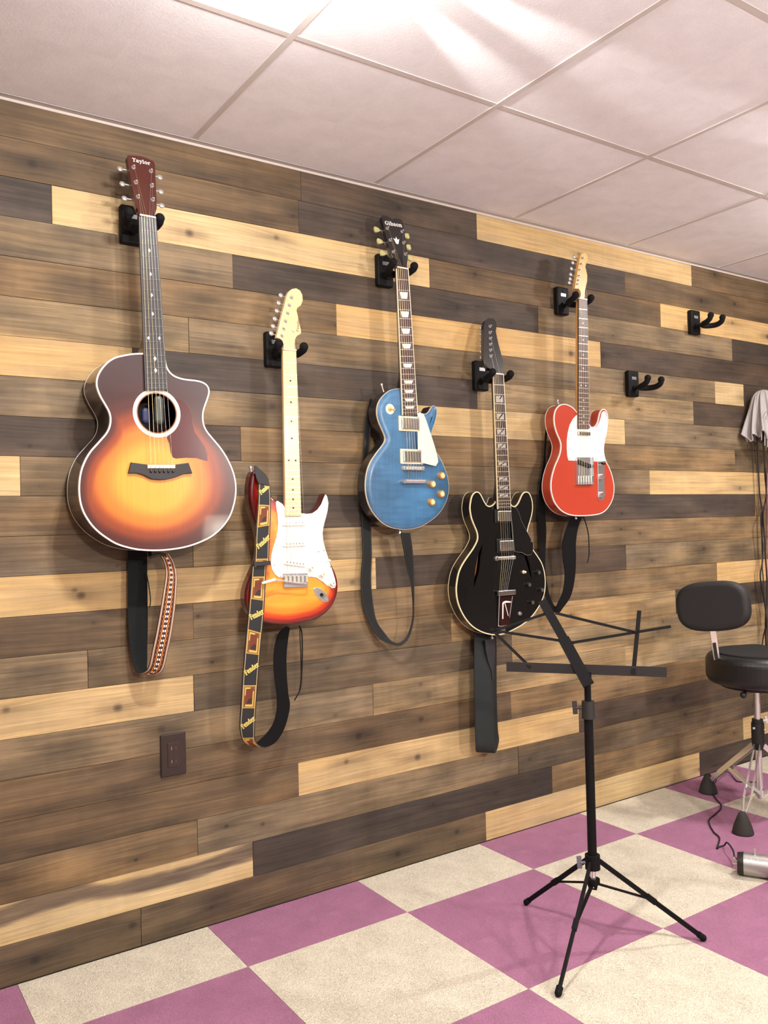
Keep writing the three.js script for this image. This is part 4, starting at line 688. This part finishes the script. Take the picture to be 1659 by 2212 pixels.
{ // printed strap of the amber guitar
  const print = canvasTex(128, 496, (c, w, h) => {
    c.fillStyle = '#1d1e20'; c.fillRect(0, 0, w, h); c.fillStyle = '#0c0b0b'; c.fillRect(0, 0, 7, h); c.fillRect(w - 7, 0, 7, h);
    c.fillStyle = '#b59a68'; c.fillRect(8, 0, 6, h); c.fillRect(w - 14, 0, 6, h);
    const y0 = 20, y1 = 232; c.fillStyle = '#b8903f'; c.fillRect(14, y0, w - 28, y1 - y0); c.fillStyle = '#6e4a1e'; c.fillRect(20, y0 + 12, w - 40, y1 - y0 - 22);
    c.fillStyle = '#cfae58'; c.fillRect(26, y0 + 20, 46, 14); c.fillRect(26, y0 + 20, 8, 76); c.fillRect(w - 36, y0 + 56, 9, 132); c.fillRect(34, y1 - 34, w - 62, 18);
    c.fillStyle = '#6b3019'; c.beginPath(); c.moveTo(36, y0 + 40); c.lineTo(w - 38, y0 + 26); c.lineTo(w - 38, y1 - 40); c.lineTo(30, y1 - 40); c.closePath(); c.fill();
    c.fillStyle = '#332124'; c.beginPath(); c.moveTo(44, y1 - 42); c.quadraticCurveTo(56, y1 - 96, w - 40, y1 - 92); c.lineTo(w - 40, y1 - 42); c.closePath(); c.fill();
    c.save(); c.translate(w / 2, 368); c.rotate(-.72); c.scale(1, 1.5); c.fillStyle = '#d8c063'; c.strokeStyle = '#d8c063'; c.lineWidth = 2.5; c.font = 'italic bold 38px serif'; c.textAlign = 'center'; c.textBaseline = 'middle'; c.fillText('Fender', 2, 0); c.strokeText('Fender', 2, 0); c.restore();
  }, .152);
  print.offset.set(0, .18);
  const face = M(0xffffff, .7, { map: print });
  ZS = -.035;
  const L = [[544.6, 1220, .160], [540.8, 1266, .158], [536, 1323, .156], [531.3, 1371, .153], [524.7, 1447, .146], [520, 1523, .138], [518, 1575, .130], [526, 1602, .118], [545, 1609, .104], [566, 1594, .1], [588.5, 1566, .1], [597, 1537, .1], [598, 1508, .1], [593, 1465, .1], [590.6, 1428, .1], [594, 1392, .1], [603, 1366, .105], [618.8, 1353, .112]];
  const Rr = [[575, 1219, .160], [573, 1266, .158], [569.3, 1333, .156], [564.6, 1380, .153], [558.9, 1447, .146], [553.2, 1523, .138], [550.3, 1575, .130], [552, 1601, .118], [572, 1614, .104], [594, 1604, .1], [611, 1580, .1], [622.5, 1545.6, .1], [626, 1522, .1], [622.5, 1498, .1], [618.8, 1450, .1], [618.8, 1414, .1], [622.5, 1378, .105], [626, 1356, .112]];
  const t = strap('guitar_strap', 'black strap with gold lettering and brown rectangles on the amber guitar', L, Rr, { face, back: suede, edge: M(0x0c0b0b, .8), base: onZ(555, 1610, .115), n: 150, flip: 1 });
  // upper length, from the horn button to the slide
  const U = [[559, 1044, .158], [558.2, 1064, .165], [557.4, 1088, .167], [554, 1133, .167], [551.7, 1180, .167], [550.4, 1214, .166]], W = [[582, 1047, .158], [584.5, 1066, .165], [585.2, 1090, .167], [584.6, 1127, .167], [582, 1180, .167], [581, 1213, .166]];
  const two = strapFaces(U, W); part('upper_band', two, face, t);
  part('slide', [bar(onZ(548, 1218, .166), onZ(584, 1216, .166), .012, .006, NY)], M(0x191718, .5), t);
  part('leather_tab', plate(pts2([[549, 1007], [553, 1005], [560, 1012], [574, 1024], [580, 1034], [582, 1047], [580, 1050], [559, 1044], [555, 1036], [551, 1022]], plane(.161)), plane(.161), .003, { bevel: .0008, seg: 1 }), M(0x2b2a2b, .7), t);
  part('loop_cord', [tube([onZ(646, 1352, .118), onZ(651, 1362, .115), onZ(653, 1400, .112), onZ(652, 1450, .11), onZ(648, 1490, .11), onZ(636, 1513, .11)], .0020, 40, 6), tube([onZ(648, 1352, .120), onZ(648, 1372, .118), onZ(650, 1420, .116), onZ(650, 1470, .114), onZ(647, 1490, .112)], .0017, 40, 6)], black, t);
}
function strapFaces(U, W) {                            // both faces of a short band
  const n = 40, c1 = new THREE.CatmullRomCurve3(U.map(q => onZ(...q))), c2 = new THREE.CatmullRomCurve3(W.map(q => onZ(...q))), pos = [], uv = []; let S = 0; const A = [], B = [];
  for (let i = 0; i <= n; i++) { A.push(c1.getPoint(i / n)); B.push(c2.getPoint(i / n)); }
  for (let i = 0; i < n; i++) {
    const d = A[i + 1].distanceTo(A[i]), e = V3(0, 0, -.0028);
    const q = (a, b, c, dd) => { for (const [p, u, v] of [[a, 0, -S], [dd, 0, -S - d], [c, 1, -S - d], [a, 0, -S], [c, 1, -S - d], [b, 1, -S]]) { pos.push(p.x, p.y, p.z); uv.push(u, v + .028); } };
    q(A[i], B[i], B[i + 1], A[i + 1]); q(B[i].clone().add(e), A[i].clone().add(e), A[i + 1].clone().add(e), B[i + 1].clone().add(e));
    q(A[i].clone().add(e), A[i], A[i + 1], A[i + 1].clone().add(e)); q(B[i], B[i].clone().add(e), B[i + 1].clone().add(e), B[i + 1]); S += d;
  }
  const g = new THREE.BufferGeometry(); g.setAttribute('position', new THREE.Float32BufferAttribute(pos, 3)); g.setAttribute('uv', new THREE.Float32BufferAttribute(uv, 2)); g.computeVertexNormals(); return g;
}
{ // plain leather strap of the blue guitar
  ZS = -.035; const z = zoomPx([760, 820], 3.6875);
  const L = z([[142, 160, .072], [112, 300, .066], [96, 500, .06], [82, 750, .06], [72, 1000, .06], [78, 1200, .06], [85, 1400, .06], [72, 1550, .06], [78, 1750, .06], [110, 1870, .062], [160, 1980, .066], [230, 2070, .07], [320, 2112, .076], [392, 2120, .084], [448, 2066, .092], [486, 1950, .098], [497, 1800, .104], [495, 1600, .108], [482, 1350, .118], [464, 1222, .122]]);
  const Rr = z([[160, 150, .072], [152, 350, .066], [132, 600, .06], [130, 850, .06], [146, 1050, .06], [152, 1200, .06], [158, 1400, .06], [152, 1600, .06], [170, 1800, .06], [200, 1930, .064], [262, 2020, .068], [312, 2078, .074], [375, 2098, .08], [432, 2050, .086], [474, 1945, .092], [487, 1840, .098], [474, 1660, .104], [434, 1480, .108], [407, 1330, .118], [388, 1222, .122]]);
  strap('guitar_strap', 'plain black leather strap looped below the blue guitar', L, Rr, { face: P(0x141615, .5, { specularIntensity: .6 }), back: P(0x0c0d0c, .4, { specularIntensity: .6 }), edge: M(0x0d0d0d, .6), stitch: M(0x3a3b3b, .6), base: onZ(866, 1395, .08), n: 160 });
}
{ // wide strap of the black guitar
  ZS = -.022; const z = zoomPx([1000, 1320], 6.917);
  const L = z([[170, 250, .066], [168, 600, .082], [166, 1000, .09], [172, 1400, .09], [184, 1800, .09], [190, 2010, .088], [192, 2085, .078], [215, 2098, .062], [262, 2000, .05], [266, 1800, .046], [262, 1400, .045], [262, 1000, .045], [256, 600, .045], [250, 250, .045]]);
  const Rr = z([[440, 345, .066], [440, 620, .082], [438, 1000, .09], [448, 1400, .09], [458, 1800, .09], [464, 2020, .088], [468, 2100, .078], [492, 2108, .062], [536, 1935, .05], [520, 1780, .046], [505, 1400, .045], [500, 1000, .045], [500, 600, .045], [490, 330, .045]]);
  const t = strap('guitar_strap', 'wide charcoal strap hanging straight down below the black guitar', L, Rr, { face: P(0x262a2a, .6, { specularIntensity: .5 }), back: M(0x15140f, .8), edge: M(0x111111, .7), stitch: M(0x1c1e1f, .6), base: onZ(1047, 1622, .07), n: 130 });
  part('loose_end', plate(pts2(z([[330, 430], [470, 420], [486, 600], [470, 780], [455, 900], [465, 1000], [440, 1030], [430, 900], [380, 760], [345, 600]]), plane(.094)), plane(.094), .0025), M(0x1f1d20, .7), t);
}
{ // strap of the orange-red guitar
  ZS = -.045; const z = zoomPx([1130, 860], 4.608);
  const L = z([[236, 200, .10], [215, 400, .085], [198, 650, .075], [160, 900, .07], [148, 1100, .07], [156, 1350, .07], [164, 1550, .07], [178, 1720, .07], [205, 1900, .072], [245, 2040, .076], [290, 2120, .082], [350, 2140, .09], [400, 2080, .096], [468, 1980, .102], [512, 1800, .108], [524, 1600, .112], [524, 1440, .114], [545, 1290, .12], [580, 1190, .126]]);
  const Rr = z([[250, 190, .10], [232, 430, .085], [220, 650, .075], [214, 900, .07], [216, 1100, .07], [228, 1320, .07], [222, 1500, .07], [218, 1680, .07], [238, 1850, .072], [268, 1980, .076], [300, 2050, .082], [322, 2074, .09], [352, 2020, .096], [392, 1930, .102], [414, 1760, .108], [392, 1580, .112], [390, 1440, .114], [432, 1290, .12], [478, 1185, .126]]);
  const t = strap('guitar_strap', 'black webbing strap looped below the orange-red guitar', L, Rr, { face: suede, back: P(0x100f0e, .8, { specularIntensity: .4 }), edge: M(0x1c1a18, .7), base: onZ(1203, 1325, .085), n: 150 });
  part('tie_cord', tube(z([[600, 1180, .128], [628, 1260, .126], [650, 1360, .124], [656, 1480, .124], [655, 1570, .124], [640, 1640, .124]]).map(q => onZ(...q)), .0022, 30, 6), black, t);
}

// ================================================================== wall outlet
ZS = 0;
{
  const c = onZ(374.5, 1629.5, .004), t = thing('wall_outlet', 'dark brown double power outlet low on the plank wall', 'outlet', V3(c.x, c.y, .0)), br = P(0x2d1f1d, .4), br2 = P(0x33231f, .35);
  part('cover_plate', rbox(c.x, c.y, .0032, .072, .116, .006, .0025, 3), br, t);
  part('receptacle', rbox(c.x, c.y, .0062, .034, .068, .0035, .001, 1), br2, t);
  for (const s of [-1, 1]) for (const k of [-1, 1]) part('slot', box(c.x + k * .0062 - .0009, c.x + k * .0062 + .0009, c.y + s * .018 - (k < 0 ? .0045 : .0036), c.y + s * .018 + (k < 0 ? .0045 : .0036), .0075, .0083), M(k < 0 ? 0xa79d92 : 0x6a5a56, .3, { metalness: .7 }), t);  // lit look of the slots is put into their pale colours
  for (const s of [-1, 1]) part('screw', disc(V3(c.x, c.y + s * .0485, .006), .0028, .0006), br2, t);
}

// ================================================================== music stand
{
  const px = .788, pz = .721, o = V3(px, 0, pz), t = thing('music_stand', 'black folding wire music stand on the checkered carpet', 'music stand', o), bk = P(0x0e0c0d, .7, { specularIntensity: .35 }), at = y => V3(px, y, pz);
  part('outer_tube', rod(at(.205), at(.60), .0118, .0118, 16), bk, t);
  part('inner_tube', rod(at(.58), at(.70), .0088, .0088, 14), bk, t);
  const col = part('collar', [rod(at(.594), at(.64), .0175, .0165, 16)], M(0x23221f, .55), t);
  const sd = V3(-.828, 0, -.559); part('wing_screw', [rod(at(.622), at(.622).addScaledVector(sd, .034), .004), bar(at(.606).addScaledVector(sd, .034), at(.640).addScaledVector(sd, .036), .012, .005, sd)], M(0x2b2629, .5), col);
  const hub = part('leg_hub', [rod(at(.198), at(.235), .02, .02, 12)], bk, t), hub2 = part('brace_hub', [rod(at(.145), at(.166), .012, .018, 3), rod(at(.160), at(.172), .018, .018, 12)], bk, t);
  part('chrome_tube', rod(at(.15), at(.21), .0078, .0078, 12), chrome, t);
  part('wing_screw', [rod(at(.215), at(.215).addScaledVector(sd, .034), .004), bar(at(.200).addScaledVector(sd, .034), at(.232).addScaledVector(sd, .036), .012, .005, sd)], M(0x6a6470, .45), hub);
  for (const f of [[1137, 1951], [1519, 2028], [1206, 2148]]) {
    const p = onY(f[0], f[1], .006), dir = p.clone().sub(at(.006)).normalize(), tang = V3(-dir.z, 0, dir.x), a = at(.218).addScaledVector(dir, .018), b = p.clone().setY(.009);
    const lg = part('leg', bar(a, b, .0065, .012, tang), bk, t), m = lerp3(a, b, .50);
    part('brace', bar(at(.158).addScaledVector(dir, .012), m, .009, .004, tang), bk, lg);
    part('clip', bar(lerp3(a, b, .46), lerp3(a, b, .54), .010, .015, tang), bk, lg);
    part('rubber_foot', [rod(lerp3(a, b, .955), lerp3(a, b, 1.0), .0085, .0085, 10), ball(b, .0088)], rubber, lg);
  }
  // desk: one leaning plane through the top of the pole
  const d = V3(.64, 0, .768).normalize(), nh = V3(-.768, 0, .64).normalize(), N = nh.clone().multiplyScalar(Math.cos(.42)).addScaledVector(NY, Math.sin(.42)), O = at(.705), q = (x, y, n = 0) => onPlane(x, y, O, N).addScaledVector(N, n);
  const flat = (a, b, w, th = .003, n = 0) => bar(q(...a, n), q(...b, n), w, th, V0().crossVectors(q(...b).sub(q(...a)), N).normalize());
  const desk = part('spine', [flat([1272, 1482], [1218, 1382], .030, .010, .010), flat([1226, 1396], [1172, 1300], .024, .008, .010), rod(at(.69), at(.715), .011)], bk, t);
  part('tilt_joint', [rod(q(1262, 1462, -.018), q(1262, 1462, .012), .010), ball(q(1266, 1476, -.004), .011)], bk, desk);
  const la = q(1094, 1440), lb = q(1440, 1452), tr = part('tray', [bar(la, lb, .026, .003, NY)], P(0x2a2727, .45, { specularIntensity: .8 }), t);
  part('tray_ledge', [bar(la.clone().addScaledVector(nh, -.015).add(V3(0, -.010, 0)), lb.clone().addScaledVector(nh, -.015).add(V3(0, -.010, 0)), .034, .0025, nh), bar(la.clone().addScaledVector(nh, -.033).add(V3(0, -.004, 0)), lb.clone().addScaledVector(nh, -.033).add(V3(0, -.004, 0)), .0025, .012, nh)], M(0x2a2625, .45), tr);
  for (const [a, b, w] of [[[1146, 1442], [1060, 1358], .008], [[1062, 1362], [1240, 1389], .007], [[1236, 1389], [1449, 1354], .007], [[1066, 1364], [1192, 1322], .007], [[1200, 1325], [1374, 1367], .007], [[1368, 1456], [1381, 1320], .011]]) part('desk_wire', flat(a, b, w, .0028, .003), bk, t);
  for (const c of [[1066, 1362], [1374, 1366], [1238, 1389], [1190, 1325]]) part('rivet', rod(q(...c, 0), q(...c, .007), .004), bk, t);
}

// ================================================================== drum stool with backrest
{
  const cx = 2.04, cz = .41, o = V3(cx, 0, cz), at = (y, u = 0, v = 0) => V3(cx + F.x * u + S.x * v, y, cz + F.z * u + S.z * v), F = V3(.985, 0, .17).normalize(), S = V3(-F.z, 0, F.x);
  const t = thing('drum_stool', 'black padded drum stool with backrest and chrome tripod legs', 'stool', o);
  part('post', rod(at(.075), at(.50), .0115, .0115, 18), chrome, t);
  const cl = part('leg_clamp', [rod(at(.262), at(.335), .026, .026, 6), rod(at(.235), at(.262), .018, .026, 6), rod(at(.335), at(.35), .02, .02, 12)], M(0x151515, .45), t);
  for (const s of [-1, 1]) part('bolt', ball(at(.318).add(V3(-.018 + s * -.006, 0, .018 + s * .009)).add(RX.clone().multiplyScalar(s * .016)), .0055), chrome, cl);
  part('wing_bolt', [rod(at(.345), at(.345).addScaledVector(RX, .035), .004), bar(at(.335).addScaledVector(RX, .035), at(.362).addScaledVector(RX, .03), .01, .005, RX)], chrome, cl);
  part('brace_collar', [rod(at(.06), at(.085), .016, .016, 14), ball(at(.058), .011)], chrome, t);
  for (const f of [[1.795, .497], [2.086, .154], [2.238, .578]]) {
    const ft = V3(f[0], 0, f[1]), dir = ft.clone().sub(V3(cx, 0, cz)).normalize(), tg = V3(-dir.z, 0, dir.x), a = at(.252).addScaledVector(dir, .016), b = ft.clone().setY(.058).addScaledVector(dir, -.022);
    const lg = part('leg', [-1, 1].flatMap(s => [bar(a.clone().addScaledVector(tg, s * .010), lerp3(a, b, .78).addScaledVector(tg, s * .0125), .019, .003, dir), bar(lerp3(a, b, .775).addScaledVector(tg, s * .0125), b.clone().addScaledVector(tg, s * .005), .017, .003, dir)]), chrome, t);
    part('brace', [-1, 1].map(s => bar(at(.072).addScaledVector(dir, .014).addScaledVector(tg, s * .006), lerp3(a, b, .60).addScaledVector(tg, s * .010), .012, .0025, NY)), chrome, lg);
    const fb = ft.clone(); const g = lathe([[0, 0], [.036, 0], [.0365, .004], [.030, .030], [.018, .060], [.011, .074], [0, .076]], V3(0, 0, 0), 20); g.applyQuaternion(new THREE.Quaternion().setFromAxisAngle(tg, -.0)); g.translate(fb.x, 0, fb.z); part('rubber_foot', g, M(0x2b2723, .8), lg);
  }
  // saddle seat
  const sh = []; for (let k = 0; k < 72; k++) { const an = k / 72 * 6.28319, c = Math.cos(an), s = Math.sin(an); let r = .182; const fr = Math.max(0, c); r += .030 * Math.exp(-Math.pow((Math.abs(an > Math.PI ? an - 6.28319 : an) - .72) / .32, 2)) - .055 * Math.exp(-Math.pow((an > Math.PI ? an - 6.28319 : an) / .33, 2)); sh.push(new THREE.Vector2(r * c + .01, r * s * 1.04)); }
  const up = new THREE.Matrix4().makeBasis(F, S.clone().negate(), NY); // shape plane -> level
  const mk = (a, y0, y1, bev, seg) => { const g = new THREE.ExtrudeGeometry(new THREE.Shape(a), { depth: y1 - y0 - 2 * bev, bevelEnabled: true, bevelSize: bev, bevelOffset: -bev, bevelThickness: bev, bevelSegments: seg }); g.translate(0, 0, bev); g.applyMatrix4(up); return g.translate(cx, y0, cz); };
  part('seat', mk(sh, .484, .600, .034, 7), M(0x161516, .42), t, 'black vinyl saddle seat'); part('seat_top', mk(inset(sh, .030), .585, .606, .006, 3), M(0x0d0d0e, .95), t, 'black cloth seat top');
  part('seat_base', [mk(inset(sh, .05), .472, .486, .002, 1), rod(at(.455), at(.475), .04, .05, 14)], M(0x0e0e0e, .6), t);
  part('seat_handle', [rod(at(.462, -.03, -.02), at(.462, -.12, .05), .006), ball(at(.462, -.125, .053), .012)], M(0x131313, .5), t);
  part('height_screw', rod(at(.40, .035, .03), at(.46, .035, .03), .0075, .0075, 12), M(0xb49a4a, .3, { metalness: 1 }), t, 'brass coloured screw');
  // backrest
  const bc = V3(1.852, .787, .365), bn = V3(-.93, .06, .30).normalize(), bs = V3(bn.z, 0, -bn.x).normalize(), bu = V0().crossVectors(bn, bs);
  const ba = []; for (let k = 0; k < 64; k++) { const an = k / 64 * 6.28319, c = Math.cos(an), s = Math.sin(an), e = .68; ba.push(new THREE.Vector2(.132 * Math.sign(c) * Math.pow(Math.abs(c), e), .092 * Math.sign(s) * Math.pow(Math.abs(s), e))); }
  const bg = new THREE.ExtrudeGeometry(new THREE.Shape(ba), { depth: .018, bevelEnabled: true, bevelSize: .022, bevelOffset: -.022, bevelThickness: .022, bevelSegments: 7 }); bg.translate(0, 0, -.009); bg.rotateZ(.10); bg.applyMatrix4(new THREE.Matrix4().makeBasis(bs, bu, bn)); bg.translate(bc.x, bc.y, bc.z);
  const back = part('backrest', bg, M(0x1d1b1b, .7), t, 'black rounded backrest pad');
  const sp = ba.map(p => p.clone().multiplyScalar(.84)).map(p => bc.clone().addScaledVector(bs, p.x * Math.cos(.1) - p.y * Math.sin(.1)).addScaledVector(bu, p.x * Math.sin(.1) + p.y * Math.cos(.1)).addScaledVector(bn, .0285)); part('piping', tube(sp, .0014, 90, 5, true), M(0x34322c, .5), back);
  const b0 = V3(1.884, .585, .352), b1 = V3(1.856, .735, .352); part('backrest_post', bar(b0, b1, .021, .006, RX), M(0xe8e6e2, .22, { metalness: .9 }), t, 'chrome backrest post'); part('post_slot', bar(lerp3(b0, b1, .0).addScaledVector(bn, .004), lerp3(b0, b1, .42).addScaledVector(bn, .004), .012, .004, RX), M(0x161412, .6), t);
}

// ================================================================== silver cylinder and cables on the carpet
{
  const a = onY(1606, 1889, 0), b = onY(1659, 1896.5, 0), dir = b.clone().sub(a).normalize(), r = .034, A = a.clone().setY(r), t = thing('metal_cylinder', 'silver metal cylinder with black end cap lying on the carpet', 'cylinder', a);
  A.addScaledVector(V3(-dir.z, 0, dir.x), -.0);
  part('tube', rod(A.clone().addScaledVector(dir, .0), A.clone().addScaledVector(dir, .26), r, r, 40), M(0xb4b1ae, .36, { metalness: .75 }), t);
  for (const [u, v, p, q] of [[-.016, .002, .94, 1.03], [.258, .274, 1.03, .94]]) part('end_cap', rod(A.clone().addScaledVector(dir, u), A.clone().addScaledVector(dir, v), r * p, r * q, 36), M(0x1c1712, .5), t);
  const p = A.clone().addScaledVector(dir, .034).add(V3(0, r - .003, 0)); part('peg', rod(p, p.clone().add(V3(0, .022, 0)), .0032), chrome, t);
  for (let k = 0; k < 4; k++) { const q = A.clone().addScaledVector(dir, .008 + k * .016).add(V3(-dir.z, 0, dir.x).multiplyScalar(r * .62)).add(V3(0, r * .76, 0)); part('rivet', ball(q, .0022), chrome, t); }
  const j = A.clone().addScaledVector(dir, -.016).add(V3(0, .008, 0)); part('plug', [rod(j, j.clone().addScaledVector(dir, -.012).add(V3(0, .006, 0)), .005), rod(j.clone().add(V3(0, -.012, 0)), j.clone().add(V3(0, -.012, 0)).addScaledVector(dir, -.014), .0042)], nickel, t);
}
const cord = (label, pts, r, base, mat = M(0x191016, .7)) => { const c = thing('cable', label, 'cable', base); part('cord', tube(pts, r, pts.length * 10, 6), mat, c); return c; };
{
  const fl = [[1587, 1856, .022], [1583.4, 1837, .03], [1570, 1820, .03], [1563, 1827, .006], [1554, 1829, .003], [1549, 1833, .003], [1553.7, 1809, .003], [1542, 1797.5, .003], [1531.6, 1772.6, .003], [1546, 1758, .003], [1556.6, 1747.7, .003], [1557, 1738, .003], [1547, 1726, .003], [1540, 1716, .004]].map(q => onY(...q));
  cord('black cord kinked across the purple tile, plugged into the silver cylinder', fl, .0028, fl[6]);
  const f2 = [[1545, 1690, .055], [1552, 1678, .03], [1564, 1671, .012], [1573, 1668, .01], [1586, 1681, .004], [1594, 1688, .003], [1618, 1689, .003], [1648, 1690, .003]].map(q => onY(...q));
  cord('thin black cord on the carpet behind the drum stool legs', f2, .0022, f2[4]);
}

// ================================================================== cloth and cables hung on the wall at the end
{
  const c = onZ(1647, 900, .06), y0 = onZ(1640, 842, .07).y, y1 = onZ(1630, 942, .07).y, nU = 180, nV = 30, pos = [], idx = [];
  const R = (u, v) => { const w = .030 + (.098 - .030) * Math.pow(v, .55); return w * (1 + (.05 + .15 * v) * Math.sin(u * 12 + 1.6 * v + .9) + .10 * v * Math.sin(u * 7 + 2.4) + .05 * Math.sin(u * 23 + v * 7)); };
  for (let j = 0; j <= nV; j++) for (let i = 0; i < nU; i++) {
    const u = i / nU * 6.28319, v = j / nV, r = R(u, v), hem = .014 * v * v * Math.sin(u * 12 + 2.6) + .010 * v * Math.sin(u * 5 + .8), cap = v < .16 ? .6 + .4 * Math.sqrt(1 - Math.pow(1 - v / .16, 2)) : 1;
    pos.push(c.x + r * Math.cos(u) * cap, y0 + (y1 - y0) * v + hem, .068 + r * Math.sin(u) * .78 * cap);
  }
  for (let j = 0; j < nV; j++) for (let i = 0; i < nU; i++) { const a = j * nU + i, b = j * nU + (i + 1) % nU, d = a + nU, e = b + nU; idx.push(a, b, e, a, e, d); }
  const top = pos.length / 3; pos.push(c.x, y0 + .004, .068); for (let i = 0; i < nU; i++) idx.push(top, (i + 1) % nU, i);
  const g = new THREE.BufferGeometry(); g.setAttribute('position', new THREE.Float32BufferAttribute(pos, 3)); g.setIndex(idx); g.computeVertexNormals();
  const t = thing('hanging_cloth', 'light grey folded cloth hung on the plank wall above dangling cables', 'cloth', V3(c.x, y1, .068)), cm = M(0xa8a3a1, .92, { side: THREE.DoubleSide });
  part('drape', g, cm, t);
  const hem = []; for (let i = 0; i < nU; i += 2) hem.push(V3(pos[(nV * nU + i) * 3], pos[(nV * nU + i) * 3 + 1], pos[(nV * nU + i) * 3 + 2])); part('hem', tube(hem, .0042, 120, 6, true), cm, t);
  for (const [x, l] of [[1645, 950], [1652, 963], [1658, 966]]) { const a = onZ(x, 932, .11), b = onZ(x, l, .11); part('drawstring', rod(a, b, .0032, .0022, 6), cm, t); }
  part('embroidery', tube([[1648, 903], [1652, 893], [1656, 889], [1658, 896], [1654, 902], [1656, 906]].map(q => onZ(q[0], q[1], .1345)), .0009, 30, 5), M(0x5c5a60, .7), t);
  const hk = thing('wall_hook', 'dark metal wall hook hidden behind the grey cloth', 'hook', V3(c.x, y0 - .01, 0)), dk = M(0x242424, .4, { metalness: .6 });
  part('plate', rbox(c.x + .045, y0 - .03, .003, .02, .05, .006, .002), dk, hk); part('peg', tube([V3(c.x + .045, y0 - .03, .004), V3(c.x + .02, y0 - .026, .04), V3(c.x, y0 - .016, .075), V3(c.x, y0 - .004, .088)], .004, 20, 8), dk, hk);
  const z = zoomPx([1560, 950], 6.32), dn = (l, zz) => z(l).map(q => onZ(q[0], q[1], zz)), bk = M(0x1d1a18, .6);
  const start = V3(c.x, y0 - .012, .05);
  const c1 = [start, ...dn([[480, 60], [490, 300], [500, 500], [510, 700], [540, 950], [545, 1200], [545, 1400], [550, 1650], [522, 1850], [545, 2050], [580, 2230], [600, 2500], [560, 2700], [540, 2850]], .035)];
  const c2 = [start.clone().add(V3(.014, 0, .0)), ...dn([[570, 80], [580, 300], [585, 500], [602, 750], [562, 1000], [575, 1300], [590, 1600], [604, 1800], [612, 2100], [590, 2500], [600, 2900], [610, 3300]], .045)];
  const c3 = [start.clone().add(V3(-.012, -.002, .012)), ...dn([[560, 100], [590, 400], [600, 600], [590, 850], [530, 1000], [535, 1250], [560, 1480], [545, 1700], [560, 1900], [562, 2060], [590, 2300], [615, 2700], [612, 3200]], .055)];
  const c4 = [start.clone().add(V3(.026, -.004, .014)), ...dn([[620, 100], [612, 500], [606, 900], [600, 1300], [596, 1600], [612, 1800], [622, 2100], [618, 2600], [620, 3100]], .064)];
  cord('black cable hanging down the plank wall, pushed furthest towards the backrest', c1, .0032, c1[c1.length - 1], bk);
  cord('black cable hanging from the hook straight down past the pale board', c2, .0036, c2[c2.length - 1], bk);
  cord('black cable crossing over the other hanging cables', c3, .003, c3[c3.length - 1], bk);
  cord('dark red cable hanging with the black ones', c4, .0026, c4[c4.length - 1], M(0x4a1a20, .6));
}

renderer.render(scene, camera);
